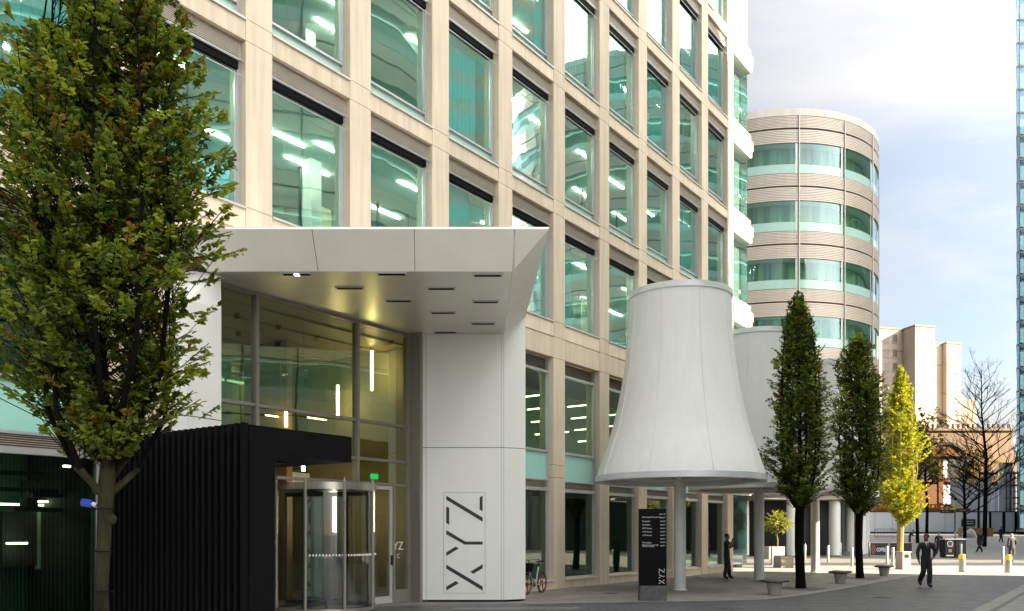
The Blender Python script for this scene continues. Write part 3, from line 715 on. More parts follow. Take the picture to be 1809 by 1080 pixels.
def round_block(name, label, C, C2, r, ztop, storeys, bays, seams, loc, gm, slats=8, n=40, lift=0.0, bm='band', cm='curtain', lit=False):
    t = thing(name, label, 'building', loc)
    T = lambda q, nm, m, par=t, sm=False: q.build(nm, m, par, world=True, smooth=sm)
    f = lambda off: capsule(C, C2, r, off, n)
    q = MB(); banded(q, f, ztop+1.10, ztop+1.95, slats); T(q, 'louver_band', bm)
    q = MB(); banded(q, f, ztop, ztop+.97, slats); T(q, 'louver_band', bm)
    q = MB(); shell(q, [(f(-.05), ztop+1.96), (f(.02), ztop+1.96), (f(.02), ztop+2.5), (f(-.4), ztop+2.5)])
    b = len(q.v); pts = f(-.4); q.v += [Vector((p[0], p[1], ztop+2.3)) for p in pts]; q.face(range(b, b+len(pts))); T(q, 'parapet', 'cap')
    q = MB(); shell(q, [(f(-.32), lift), (f(-.32), ztop+2)]) if False else None
    q = MB()
    for k in range(storeys+1):
        z = ztop-4.22*k
        shell(q, [(f(-.12), z+.95), (f(-.12), z+1.12)]) if k == 0 else shell(q, [(f(-.12), z+.98), (f(-.12), z+1.1)])
    T(q, 'shadow_gap', 'joint')
    for k in range(storeys):
        zt = ztop-4.22*k
        q = MB(); banded(q, f, zt-3.13, zt-2.25, slats); T(q, 'louver_band', bm)
        q = MB(); banded(q, f, zt-4.22, zt-3.24, slats); T(q, 'louver_band', bm)
        if bays:
            for a, b in zip(bays[:-1], bays[1:]):
                q = MB(); o_ = arcpts(C, r-.10, a+.5, b-1.5, 10); shell(q, [(o_, zt-1.53), (o_, zt)], False); w = T(q, 'window', gm, t, True)
                q = MB(); o_ = arcpts(C, r-.09, a+.5, b-1.5, 10); shell(q, [(o_, zt-2.2), (o_, zt-1.55)], False); T(q, 'spandrel_panel', 'mint_band', w, True)
                q = MB(); shell(q, [(arcpts(C, r-.07, b-1.5, b-.4, 2), zt-2.25), (arcpts(C, r-.07, b-1.5, b-.4, 2), zt)], False); T(q, 'mullion', 'alu', w)
            rest = arcpts(C, r-.12, bays[-1], bays[-1]+100, 20)
            q = MB(); shell(q, [(rest, zt-2.25), (rest, zt)], False); rest = arcpts(C, r-.12, bays[0]-40, bays[0], 10); shell(q, [(rest, zt-2.25), (rest, zt)], False); T(q, 'rear_wall', 'mint_pale')
        else:
            q = MB(); shell(q, [(f(-.10), zt-1.53), (f(-.10), zt)]); T(q, 'glazing_band', gm)
            q = MB(); shell(q, [(f(-.09), zt-2.25), (f(-.09), zt-1.55)]); T(q, 'spandrel_panel', 'mint_pale')
        q = MB(); pts = f(-.35); b = len(q.v); q.v += [Vector((p[0], p[1], zt-2.6)) for p in pts]; q.face(range(b, b+len(pts))); b = len(q.v); q.v += [Vector((p[0], p[1], zt+.03)) for p in pts]; q.face(range(b, b+len(pts))); T(q, 'floor_slab', 'int_ceiling')
        q = MB(); shell(q, [(f(-1.1), zt-2.5), (f(-1.1), zt)]); T(q, 'curtain', cm)
        if lit: q = MB(); shell(q, [(f(-.9), zt-.06), (f(-.75), zt-.06)]); T(q, 'ceiling_light', 'added_glow')  # unseen glowing ring added to brighten the mirrored storeys
    zb = ztop-4.22*storeys
    q = MB()
    for sd in seams:
        for p in arcpts(C, r+.05, sd, sd+.01, 1)[:1]: q.tube([(p[0], p[1], zb), (p[0], p[1], ztop+2.0)], .045, 6)
    T(q, 'seam_strip', 'alu_pale') if seams else None
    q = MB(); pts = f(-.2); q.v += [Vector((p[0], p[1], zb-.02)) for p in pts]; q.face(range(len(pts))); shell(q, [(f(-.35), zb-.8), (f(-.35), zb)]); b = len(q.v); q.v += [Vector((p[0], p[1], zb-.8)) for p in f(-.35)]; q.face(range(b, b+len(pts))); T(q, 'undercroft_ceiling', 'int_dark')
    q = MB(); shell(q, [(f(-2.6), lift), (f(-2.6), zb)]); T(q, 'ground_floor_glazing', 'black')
    for d in range(-75, 110, 25):
        p = arcpts(C, r-1.0, d, d+1, 1)[0]; q = MB(); q.lathe([(.42, lift), (.42, zb-.5)], 16, p); T(q, 'column', 'column', t, True)
    return t
RC, RC2 = (20.8, 71.1), (5.0, 82.5)
RB = round_block('round_building', 'rounded tower clad in ribbed beige bands with curved strips of teal windows', RC, RC2, 9.1, 30.3, 6, [-46.4, -22.7, 1, 24.7, 48.4, 72.1], [-22.7, 1, 24.7, 48.4, 72], (RC[0], RC[1], 0), 'glass_round', lift=.1)
OPC, OPC2 = (33.0, 22.2), (33.0, -20.0)
OP = round_block('curved_building', 'pale mint curved block across the street, mirrored in the left windows of the facade', OPC, OPC2, 9.0, 32.6, 6, None, [-80, -60, -40, -20, 0, 20], (33, 5, 0), 'glass_round', slats=1, n=28, bm='mint_cream', cm='blind', lit=True)
q = MB()
for k in range(14):
    y = 21.5-k*3.0; q.box(23.86, 23.97, y-.06, y+.06, 5.5, 33)
q.build('mullion', 'alu_dark', OP, world=True)

# its taller twin beside the plaza, out of frame on the right: mirrored in the windows, and it keeps the plaza in shade
round_block('rounded_block', 'tall rounded beige block beyond the right edge, mirrored in the far facade windows', (62.0, 61.3), (92.0, 92.0), 15.0, 45.5, 9, None, [-110, -95, -80, -65, -50, -35, -20, 0], (62, 61.3, 0), 'glass_round', slats=6, n=36, lit=True)

t = thing('cream_block', 'tall cream office block down the side street beyond the right edge', 'building', (104, 50, 0))
q = MB(); q.box(95, 114, 35, 64, 0, 86); q.build('wall', 'stone', t, world=True)
for k in range(19):
    q = MB(); q.box(94.93, 94.99, 36.0, 63.0, 3+k*4.4, 5.4+k*4.4); q.build('window_band', 'mint', t, world=True)
# pale concrete towers far behind
CTo = W(1554, 948, 180); CTo.z = 1.9
CT = thing('concrete_tower', 'sunlit pale concrete tower block with stepped blank shafts and a few small windows', 'tower block', CTo, R(15))
def tb(x0, x1, y0, y1, h, wins=(), ww=1.0, wh=1.6):
    q = MB(); q.box(x0, x1, y0, y1, 0, h); q.mi(1).box(x0-.12, x1+.12, y0-.12, y1+.12, h, h+.35); 
    for z in (h-4.6,): q.mi(1).box(x0+.02, x1-.02, y0-.05, y0+.1, z, z+.12)
    o = q.build('tower_shaft', ['tower_con', 'brick_pale'], CT)
    for (x, z) in wins:
        w = MB(); w.box(x-ww/2, x+ww/2, y0-.03, y0+.2, z-wh/2, z+wh/2); w.mi(1).box(x-ww/2-.15, x+ww/2+.15, y0-.12, y0-.031, z-wh/2-.2, z-wh/2-.02); w.build('window', ['tower_win', 'tower_con'], o)
zz_ = lambda py: (CY-py)*.12
CT.scale = (1.12, 1.12, 1)
tb(-3, 5.2, 0, 16, zz_(581), [(x, zz_(y)) for x in (1.5, 3.4) for y in (597, 623, 647, 671, 695, 718)])
tb(5.25, 9.6, -3.2, 14, zz_(581), [])
tb(9.65, 13.2, -1.2, 14, zz_(604), [])
tb(13.25, 16.5, -2.2, 12, zz_(605), [(15.7, zz_(y)) for y in (648, 671, 693, 716, 738)], .6, 2.0)
q = MB(); q.hull([(16.55, 0, 0), (22.0, 0, 0), (22.0, 12, 0), (16.55, 12, 0)], [(16.55, 0, zz_(660)), (19.2, 0, zz_(697)), (19.2, 12, zz_(697)), (16.55, 12, zz_(660))]); q.box(19.3, 22.0, -.05, 11.9, .1, zz_(699)); o = q.build('stepped_wing', 'brick_pale', CT)
for x in (17.2, 18.6, 20.6):
    for y in (708, 728, 750):
        w = MB(); w.box(x-.5, x+.5, -.1, .2, zz_(y)-.9, zz_(y)+.9); w.build('window', 'tower_win', o)

# old brick railway building with a balustrade
BY = 150.0; k_ = BY/F
BX = lambda px: (px-CX)*k_
BZ = lambda py: EYE+(CY-py)*k_
t = thing('brick_building', 'old orange brick building with arched gables and a pale balustraded wall, part demolished', 'building', (BX(1690), BY, 1.9))
q = MB(); q.box(BX(1560), BX(1795), BY, BY+6, 1.9, BZ(812)); q.build('lower_wall', 'int_dark', t, world=True)
q = MB(); q.box(BX(1560), BX(1795), BY+1.0, BY+7, BZ(812), BZ(758)); q.mi(1).box(BX(1560), BX(1795), BY+.7, BY+7.2, BZ(760), BZ(756)); q.box(BX(1560), BX(1795), BY+.6, BY+7.2, BZ(806), BZ(801))
q.build('parapet_wall', ['brick_pale', 'brick_pale'], t, world=True)
for px in range(1590, 1792, 9):
    q = MB(); q.box(BX(px), BX(px)+.3, BY+1.2, BY+1.5, BZ(756), BZ(747.5)); q.build('baluster', 'rust', t, world=True)
for pc, w_ in ((1615, 24), (1672, 34)):
    pts = [(BX(pc)+w_*k_*math.cos(a), BZ(806)+ (20 if w_ > 30 else 16)*k_*math.sin(a)) for a in [math.pi*i/16 for i in range(17)]]
    q = MB(); n = len(pts)
    q.v += [Vector((x, BY+.3, z)) for x, z in pts]+[Vector((x, BY+1.1, z)) for x, z in pts]; q.face(range(n-1, -1, -1))
    for i in range(n-1): q.face((i, i+1, n+i+1, n+i))
    for s in range(16):
        a, b = pts[s], pts[s+1]; q.mi(1).hull([(a[0], BY+.1, a[1]), (b[0], BY+.1, b[1]), (b[0], BY+1.05, b[1]), (a[0], BY+1.05, a[1])], [(a[0], BY+.1, a[1]+.5), (b[0], BY+.1, b[1]+.5), (b[0], BY+1.05, b[1]+.5), (a[0], BY+1.05, a[1]+.5)])
    q.build('arched_gable', ['brick', 'int_dark'], t, world=True)
for px in (1609, 1660, 1722):
    q = MB(); q.box(BX(px-4), BX(px+4), BY-.5, BY+.2, 1.9, BZ(812)); q.build('brick_pier', 'brick', t, world=True)
q = MB(); q.box(BX(1560), BX(1795), BY-.35, BY-.01, BZ(852), BZ(848)); q.build('floor_beam', 'brick', t, world=True)
q = MB(); q.box(BX(1606), BX(1662), BY-.4, BY-.05, 1.9, BZ(856)); q.build('lower_brick_wall', 'brick', t, world=True)
q = MB(); q.box(BX(1726), BX(1795), BY-.3, BY-.02, BZ(835), BZ(803)); q.build('sunlit_wall', 'brick_pale', t, world=True)
q = MB(); q.box(BX(1665), BX(1678), BY-.35, BY-.02, BZ(893), BZ(857)); q.box(BX(1660), BX(1672), BY-.3, BY-.03, BZ(846), BZ(815)); q.build('boarded_window', 'hoard', t, world=True)

# construction site screens
def board(name, label, px0, px1, py0, py1, Y, m='hoard', cat='hoarding', dz=.25, ribs=0, group=None):
    s = Y/F; q = MB(); x0, x1 = (px0-CX)*s, (px1-CX)*s; zt = EYE+(CY-py0)*s; zb = gz(Y) if py1 is None else EYE+(CY-py1)*s
    t = thing(name, label, cat, ((x0+x1)/2, Y, zb), 0, group)
    q.box(x0, x1, Y, Y+dz, zb, zt); q.build('board', m, t, world=True)
    q = MB(); q.box(x0, x1, Y-.04, Y+dz+.04, zt, zt+.14)
    if py1 is None: q.box(x0, x1, Y-.05, Y-.004, zb+.02, zb+.22)
    q.build('rail', 'alu_dark', t, world=True)
    for k in range(ribs):
        x = x0+(x1-x0)*(k+.5)/ribs; q = MB(); q.box(x-.03, x+.03, Y-.03, Y-.002, zb+.23, zt-.01); q.build('batten', 'alu', t, world=True)
    return t
board('site_hoarding', 'long white site hoarding behind the crowd barrier and the coffee screens', 1530, 1747, 905, None, 128, ribs=7)
board('site_hoarding', 'short white hoarding panel right of the dark sign, with black posts either side', 1752, 1771, 905, None, 128.3, ribs=0)
board('site_hoarding', 'plain white hoarding panel behind the person in black walking by', 1776, 1792, 905, None, 128, ribs=0)
board('site_hoarding', 'ribbed pale blue hoarding panel at the right edge of the photo', 1796, 1850, 905, None, 128.3, ribs=12)
for px, nm in ((1749.5, 'first black post of the white hoarding, right of the dark sign'), (1773.5, 'middle black post between two plain white hoarding panels'), (1794, 'last black post beside the ribbed hoarding panel')):
    s = 128/F; q = MB(); q.box((px-1.4-CX)*s, (px+1.4-CX)*s, 127.9, 128.2, gz(128), EYE+(CY-904)*s); q.box((px-1-CX)*s, (px+1-CX)*s, 128.2, 129.2, gz(128), gz(128)+1.2)
    tag(q.build('hoarding_post', 'black_matt', None, loc=((px-CX)*s, 128, gz(128))), nm, 'post', 'black posts of the hoarding')
s = 127.8/F; q = MB(); q.box((1699-CX)*s, (1722.5-CX)*s, 127.7, 127.9, EYE+(CY-930)*s, EYE+(CY-917.5)*s)
for zz2, w_ in ((921.5, 8), (925.5, 8)):
    q.mi(1).box((1711-CX)*s-w_*s, (1711-CX)*s+w_*s, 127.68, 127.705, EYE+(CY-zz2-.5)*s, EYE+(CY-zz2+.5)*s)
tag(q.build('site_sign', ['int_dark', 'white'], None, loc=((1711-CX)*s, 127.8, EYE+(CY-930)*s)), 'dark green sign board fixed to the long white site hoarding', 'sign')
t = board('screen_wall', 'tall white screen panel with grey lettering above the hoarding', 1765, 1789, 819, 908, 136, ribs=0, cat='screen')
tx = text_mesh('N1', 2.3, 'panel_lettering', 'alu', t, extrude=.02); tx.rotation_euler = (R(90), 0, 0); tx.location = wmat(t).inverted() @ Vector(((1771-CX)*136/F, 135.9, EYE+(CY-862)*136/F))
board('screen_wall', 'wide off-white boarded screen among the bare trees', 1680, 1752, 846, 908, 141, 'white', ribs=5, cat='screen')
board('screen_wall', 'narrow pale boarded screen left of the lettered panel', 1753, 1764.5, 858, 908, 139, 'hoard', ribs=1, cat='screen')
# orange timber stack / site stair
t = thing('timber_framework', 'orange timber framework behind the hoarding under the brick wall', 'framework', ((1650-CX)*135/F, 135, 1.9))
s = 135/F
for y in (893, 899, 905):
    q = MB(); q.box((1545-CX)*s, (1680-CX)*s, 134.8, 135, EYE+(CY-y)*s, EYE+(CY-y+2.2)*s); q.build('rail', 'cabin', t, world=True)
for px in range(1548, 1682, 8):
    q = MB(); q.box((px-CX)*s, (px+2-CX)*s, 135.0, 135.3, 1.9, EYE+(CY-892)*s); q.build('upright', 'cabin', t, world=True)
q = MB(); q.box((1545-CX)*s, (1660-CX)*s, 135.6, 136.2, 1.9, EYE+(CY-897)*s); q.build('back_board', 'cabin', t, world=True)
# scaffold at the right edge
t = thing('scaffold', 'dark scaffold tower standing at the right edge behind the hoarding', 'scaffold', ((1800-CX)*133/F, 133, 1.9)); s = 133/F
for px in (1791, 1798, 1805, 1812, 1820):
    q = MB()
    for yy in (133, 135): q.tube([((px-CX)*s, yy, 1.9), ((px-CX)*s, yy, EYE+(CY-832)*s)], .09, 6)
    q.build('upright', 'rust', t, world=True)
for py in (836, 858, 880, 900):
    q = MB(); q.box((1789-CX)*s, (1830-CX)*s, 132.9, 135.1, EYE+(CY-py)*s, EYE+(CY-py)*s+.14); q.build('deck', 'rust', t, world=True)
for py in (846, 869, 890):
    q = MB(); q.tube([((1789-CX)*s, 133, EYE+(CY-py)*s), ((1830-CX)*s, 133, EYE+(CY-py)*s)], .06, 6); q.build('rail', 'rust', t, world=True)
# blue glass tower on the right edge
t = thing('glass_tower', 'tall blue glass tower showing only its corner at the right edge', 'tower block', (78, 126, 1.9))
X0, YB = (1797.5-CX)*132/F, 120.0
def gbox(q, x0, x1, y0, y1, z0, z1):        # plan is skewed so that the left flank runs down the side street
    k = lambda x, y: (x+(y-120)*.605, y)
    q.prism([k(x0, y0), k(x1, y0), k(x1, y1), k(x0, y1)], z0, z1)
X0 = (1796-CX)*120/F
q = MB(); gbox(q, X0+.3, 84.8, 120.3, 139.8, 1.9, 80); M['tower_blue'] = mat('blue_grey_spandrel', (.17, .22, .26), .35, var=.2, scale=.4); q.build('core', 'tower_blue', t, world=True)
q = MB(); gbox(q, X0+.02, X0+.14, 120, 140, 1.9, 80); gbox(q, X0+.14, 85, 120, 120.12, 1.9, 80); q.build('curtain_wall', 'glass_blue', t, world=True)
q = MB()
for k in range(24):
    z = 1.9+k*3.28; gbox(q, X0-.02, 85, 119.94, 119.998, z, z+.22); gbox(q, X0-.06, X0+.015, 119.9, 140, z, z+.22)
for j in range(9):
    gbox(q, X0+.35+j*1.5, X0+.43+j*1.5, 119.9, 119.935, 1.9, 80)
q.build('mullion_grid', 'alu_dark', t, world=True)
q = MB()
for k in range(23):
    z = 2.4+k*3.28; gbox(q, X0+.5, X0+1.3, 120.13, 120.16, z, z+2.0)
q.build('blind', 'blind', t, world=True)
# ------------------------------------------------------------------ entrance porch and revolving door
t = thing('entrance_porch', 'matt black porch with a ribbed side wall in front of the revolving door', 'porch', FW(-3.3, -2, 0), math.atan2(DY, DX))
s0 = -3.76; i0 = -4.08
def fwbox(q, a, b, c, d, z0, z1):
    pts = [FW(a, c, 0), FW(b, c, 0), FW(b, d, 0), FW(a, d, 0)]; q.prism([(p.x, p.y) for p in pts], z0, z1)
q = MB(); fwbox(q, s0+.10, s0+.58, i0, -.03, 0.005, 3.05); q.build('side_wall', 'black_matt', t, world=True)
q = MB(); fwbox(q, s0+.10, -1.55, i0, -.04, 3.052, 3.49); fwbox(q, s0+.14, -1.6, i0+.04, -.08, 3.49, 3.50); q.build('canopy_slab', 'black_matt', t, world=True)
q = MB(); k = 0
y = i0+.02
while y < -.1:
    fwbox(q, s0, s0+.098, y, y+.075, .006, 3.52); y += .165
q.build('ribbed_cladding', 'black_matt', t, world=True)
q = MB(); fwbox(q, s0+.8, -2.2, -3.2, -1.2, 3.03, 3.05); q.build('ceiling_panel', 'black', t, world=True)
q = MB(); p = FW(-2.0, -.8, 3.04); q.lathe([(0.001, 3.01), (.06, 3.01), (.06, 3.05)], 12, (p.x, p.y)); q.build('downlight', 'lamp_small', t, world=True)
DS, DR, DZ = 1.98, 1.18, 2.98
dc = FW(DS, LI+.05, 0)
t = thing('revolving_door', 'glass revolving door with silver posts and a round drum in the lobby entrance', 'revolving door', dc, math.atan2(DY, DX))
q = MB(); q.lathe([(DR-.10, DZ-.16), (DR, DZ-.16), (DR, DZ), (.001, DZ+.02)], 56); q.lathe([(DR-.10, DZ-.16), (.001, DZ-.15)], 56); q.build('drum_canopy', 'steel', t, smooth='auto')
q = MB(); q.lathe([(DR-.06, .02), (DR+.02, .02), (DR+.02, .10), (DR-.06, .10)], 56); q.build('floor_ring', 'steel', t, smooth='auto')
for a0, a1 in ((R(-150), R(-30)), (R(30), R(150))):
    q = MB(); q.lathe([(DR-.03, .10), (DR-.03, DZ-.16)], 22, (0, 0), a0-R(0), a1, False); q.build('curved_glass', 'glass_door', t, smooth=True)
for a in (-155, -112, -68, -25, 25, 155):
    q = MB(); q.tube([(DR*math.cos(R(a)), DR*math.sin(R(a)), .02), (DR*math.cos(R(a)), DR*math.sin(R(a)), DZ+.02)], .036, 8)
    q.tube([(DR*math.cos(R(a)), DR*math.sin(R(a)), DZ+.02), (DR*math.cos(R(a)), DR*math.sin(R(a)), DZ+.12)], [.028, .006], 8); q.build('post', 'steel', t)
q = MB(); q.tube([(0, 0, .02), (0, 0, DZ-.16)], .045, 10); q.build('centre_shaft', 'alu_dark', t)
for k in range(4):
    a = R(20+90*k); c, s = math.cos(a), math.sin(a)
    rot = Matrix.Rotation(a, 4, 'Z')
    q = MB(); q.box(.09, DR-.12, -.006, .006, .22, DZ-.28); q.v = [rot @ v for v in q.v]; lf = q.build('door_leaf', 'glass_door', t)
    q = MB(); q.box(.05, DR-.08, -.022, .022, .12, .22); q.box(.05, DR-.08, -.022, .022, DZ-.28, DZ-.18); q.box(.05, .09, -.022, .022, .22, DZ-.28); q.box(DR-.12, DR-.08, -.022, .022, .22, DZ-.28)
    q.box(.3, .34, -.06, -.022, .9, 1.5) if k % 2 == 0 else None
    q.v = [rot @ v for v in q.v]; q.build('leaf_frame', 'alu_dark', lf)
q = MB()
for k in range(34):
    a = R(-150+k*120/33.0); x, y = (DR-.024)*math.cos(a), (DR-.024)*math.sin(a); q.box(x-.02, x+.02, y-.004, y+.004, 1.30, 1.345)
q.build('safety_dots', 'white', t)
# pendant tube lamps hanging in the lobby
def pendant(px, y0, y1, inw, label, r=.035):
    s = FS(px, inw); p = FW(s, inw, 0); Y = p.y
    z1, z0 = EYE+(CY-y0)*Y/F, EYE+(CY-y1)*Y/F
    tt = thing('pendant_lamp', label, 'lamp', (p.x, p.y, z0), 0, 'pendant tube lamps in the lobby')
    q = MB(); q.tube([(0, 0, 0), (0, 0, z1-z0)], r, 10); q.build('light_tube', 'lamp_warm', tt)
    q = MB(); q.tube([(0, 0, z1-z0), (0, 0, z1-z0+.06)], r+.008, 10); q.tube([(0, 0, z1-z0+.06), (0, 0, max(7.0-z0, z1-z0+.1))], .006, 5); q.build('cable', 'alu_dark', tt)
pendant(657, 620, 690, 2.2, 'tall glowing tube lamp hanging behind the upper right lobby pane')
pendant(597, 681, 736, 3.6, 'glowing tube lamp hanging left of the lobby mullion above the porch')
pendant(646.5, 690, 737, 3.4, 'thin glowing tube lamp just right of the middle lobby mullion', .022)
pendant(505.5, 726, 754, 3.0, 'glowing tube lamp hanging just above the black porch corner')
pendant(591, 871, 940, 2.6, 'bright glowing tube lamp seen through the revolving door', .05)
pendant(698, 789, 812, 5.0, 'small glowing tube lamp low behind the right lobby panes', .03)
pendant(536, 824, 832, 1.6, 'tiny warm lamp glowing under the black porch lintel', .04)
for (px, py, L_) in ((420, 606, .9), (452, 617, .9), (630, 660, .5), (640, 666, .4)):
    s = FS(px, 5.0); z = FZ(px, py, 5.0); q = MB(); q.box(s-L_/2, s+L_/2, 4.97, 5.03, z, z+.06); q.build('ceiling_light', 'strip', OB)
for px, py, inw, L_ in ((690, 674, 4.0, .9), (682, 710, 4.0, 1.2), (689, 735, 4.0, 1.1), (615, 655, 4.6, .8), (560, 740, 4.2, .7), (480, 735, 3.5, .4), (700, 640, 5.0, .8)):
    s = FS(px, inw); z = FZ(px, py, inw); q = MB(); q.box(s-L_/2, s+L_/2, inw-.02, inw+.02, z-.015, z+.015); q.build('ceiling_light', 'bar_light', OB)
z = FZ(662, 842, 1.0); s = FS(662, 1.0)
q = MB(); q.box(s-.13, s+.13, 1.0, 1.03, z-.07, z+.07); q.mi(1).box(s-.01, s+.01, 1.0, 1.02, z+.07, z+.5); q.build('exit_sign', ['exit_green', 'alu'], OB)
# lights inside the left-hand shop
for px, py, inw, L_ in ((128, 795, .9, .12), (118, 824, 1.2, .12), (98, 887, 3.6, .7), (90, 893, 3.8, .5), (140, 853, 3, .5), (30, 960, 3.6, .4), (148, 961, 3.6, .35), (10, 891, 3.4, .5)):
    s = FS(px, inw); z = FZ(px, py, inw); q = MB(); q.box(s-L_/2, s+L_/2, inw-.03, inw+.03, z-.02, z+.02); q.build('ceiling_light', 'strip_dim', OB)
q = MB()
for px, y0, y1, m in ((35, 905, 1000, 0), (95, 900, 1005, 1), (120, 920, 1010, 0), (70, 850, 880, 0)):
    s = FS(px, 3.9); q.mi(m).box(s-.35, s+.35, 3.9, 4.0, FZ(px, y1, 3.9), FZ(px, y0, 3.9))
for px, py, L_ in ((40, 870, 1.4), (110, 880, 1.2), (70, 905, 1.0), (20, 840, 1.2)):
    s = FS(px, 3.0); q.mi(0).box(s-L_/2, s+L_/2, 2.97, 3.03, FZ(px, py, 3.0), FZ(px, py, 3.0)+.09)
q.build('shop_fittings', ['int_dark', 'int_wall'], OB)

# ------------------------------------------------------------------ white membrane cones
PROF = [(2.64, 3.62), (2.60, 3.78), (2.37, 4.45), (2.215, 4.9), (2.10, 5.31), (1.975, 5.85), (1.87, 6.37), (1.78, 6.9), (1.71, 7.43), (1.665, 7.8), (1.64, 8.1), (1.615, 8.7), (1.605, 9.2)]
def make_cone(px, py, label):
    b = G(px, py)
    t = thing('membrane_cone', label, 'canopy', (b.x, b.y, b.z), 0, 'white cone canopies in front of the office facade')
    q = MB(); NS = 9; n = NS*12; rings = []
    fine = []
    for (r0, z0), (r1, z1) in zip(PROF[:-1], PROF[1:]):
        for k in range(3): fine.append((r0+(r1-r0)*k/3, z0+(z1-z0)*k/3))
    fine.append(PROF[-1])
    for r, z in fine:
        bb = len(q.v); rings.append(bb)
        for k in range(n):
            a = 2*math.pi*k/n+.12; w = abs(math.sin(NS*a/2.0)); rr = r*(1-.006*w**.7*min(1, (9.3-z)/2.0))
            q.v.append(Vector((rr*math.cos(a), rr*math.sin(a), z)))
    for i in range(len(rings)-1):
        for k in range(n):
            j = (k+1) % n; q.face((rings[i]+k, rings[i]+j, rings[i+1]+j, rings[i+1]+k))
    q.build('membrane', 'fabric', t, smooth=True)
    for k in range(NS):
        a = 2*math.pi*k/NS; q = MB(); q.tube([((r+.004)*math.cos(a), (r+.004)*math.sin(a), z) for r, z in fine], .012, 5, False); q.build('seam', 'fabric', t, smooth=True)
    q = MB(); q.lathe([(1.60, 9.2), (1.635, 9.2), (1.635, 9.38), (1.60, 9.38), (1.5, 9.36), (1.5, 9.2)], 72)
    for k in range(40):
        a = 2*math.pi*k/40; q.sphere((1.637*math.cos(a), 1.637*math.sin(a), 9.225), .010, 6)
    q.build('top_ring', 'fabric_rim', t, smooth='auto')
    q = MB(); q.lathe([(2.45, 3.44), (2.66, 3.42), (2.675, 3.44), (2.675, 3.62), (2.62, 3.63), (2.45, 3.56), (2.45, 3.44)], 72)
    for k in range(60):
        a = 2*math.pi*k/60; q.sphere((2.677*math.cos(a), 2.677*math.sin(a), 3.60), .010, 6)
    q.build('lower_ring', 'fabric_rim', t, smooth='auto')
    for k in range(6):
        a = 2*math.pi*k/6+.3; c, s = math.cos(a), math.sin(a); q = MB(); q.tube([(.15*c, .15*s, 3.50), (2.5*c, 2.5*s, 3.50)], [.075, .05], 8); q.tube([(.15*c, .15*s, 4.6), (2.45*c, 2.45*s, 3.55)], .035, 6); q.build('spoke', 'column', t)
    q = MB(); q.tube([(0, 0, 0), (0, 0, 9.3)], .19, 20); q.lathe([(.001, .012), (.24, .012), (.24, .03), (.19, .035)], 20); q.build('column', 'column', t, smooth='auto')
    q = MB(); q.lathe([(.001, 3.57), (1.2, 3.575), (2.46, 3.565)], 48); q.build('under_lining', 'fabric', t, smooth=True)
    return t
cone = make_cone(1201, 1043, 'nearest and largest white membrane cone on a pale column beside the black totem sign')
for px, py, lb in ((1341, 1025, 'second white membrane cone half hidden behind the nearest one'), (1440, 1012, 'farthest white membrane cone behind two trees, its far side catching the sun')):
    c = copy_tree(cone); b = G(px, py); c.location = b; c['label'] = lb

# ------------------------------------------------------------------ black totem sign
b = G(1154.5, 1062); kx = b.y/F
t = thing('totem_sign', 'black totem sign with a tenant list and white sideways lettering on a grey stone base', 'sign', b, R(4))
wd_ = 47*kx/2; zb, zt = 27*kx, 163*kx
q = MB(); q.box(-wd_, wd_, 0, .24, zb, zt); q.build('sign_panel', 'black_matt', t, bevel=.006)
q = MB(); q.box(-wd_-.01, wd_+.01, -.005, .25, 0.004, zb-.004); q.build('stone_base', 'stone_dark', t, bevel=.008)
PX = 47/288.0*kx                    # crop pixels (6x) to metres; panel spans crop x 60..347
def tpos(cx, cy): return Vector((-wd_+(cx-60)*kx/6.0*(47/47.8), -.003, zt-(cy-57)*kx/6.0))
rows_l = [(146, 'Kent Legal Services Ltd'), (190, 'Reception'), (228, 'Chambers'), (265, 'XYZ Group'), (302, 'XYZ Group'), (339, 'XYZ Group'), (418, 'The Gallery'), (441, 'Meeting rooms and café'), (455, 'Personal Training')]
rows_r = [(115, 'level 10'), (152, 'level 9'), (190, 'level 8'), (227, 'level 7'), (264, 'level 6'), (301, 'level 5'), (338, 'level 4'), (375, 'level 3'), (412, 'level 2'), (449, 'level 1')]
for cy, s in [(r_[0], r_[1]) for r_ in rows_l]:
    o = text_mesh(s, .052 if cy not in (441, 455) else .045, 'sign_text', 'white', t, extrude=.001); o.rotation_euler = (R(90), 0, 0); o.location = tpos(80, cy+6)
for cy, s in rows_r:
    o = text_mesh(s, .052, 'sign_text', 'white', t, 'RIGHT', extrude=.001); o.rotation_euler = (R(90), 0, 0); o.location = tpos(333, cy+6)
# sideways stencil lettering, same strokes as on the pillar
def tsg(cx, cy): return tpos(262+(cx-1015)/193.0*62, 692+(cy-468)/503.0*162)
for nm, polys in STROKES.items():
    q = MB()
    for P_ in polys: q.poly([tsg(x, y) for x, y in P_])
    q.build(nm, 'white', t)

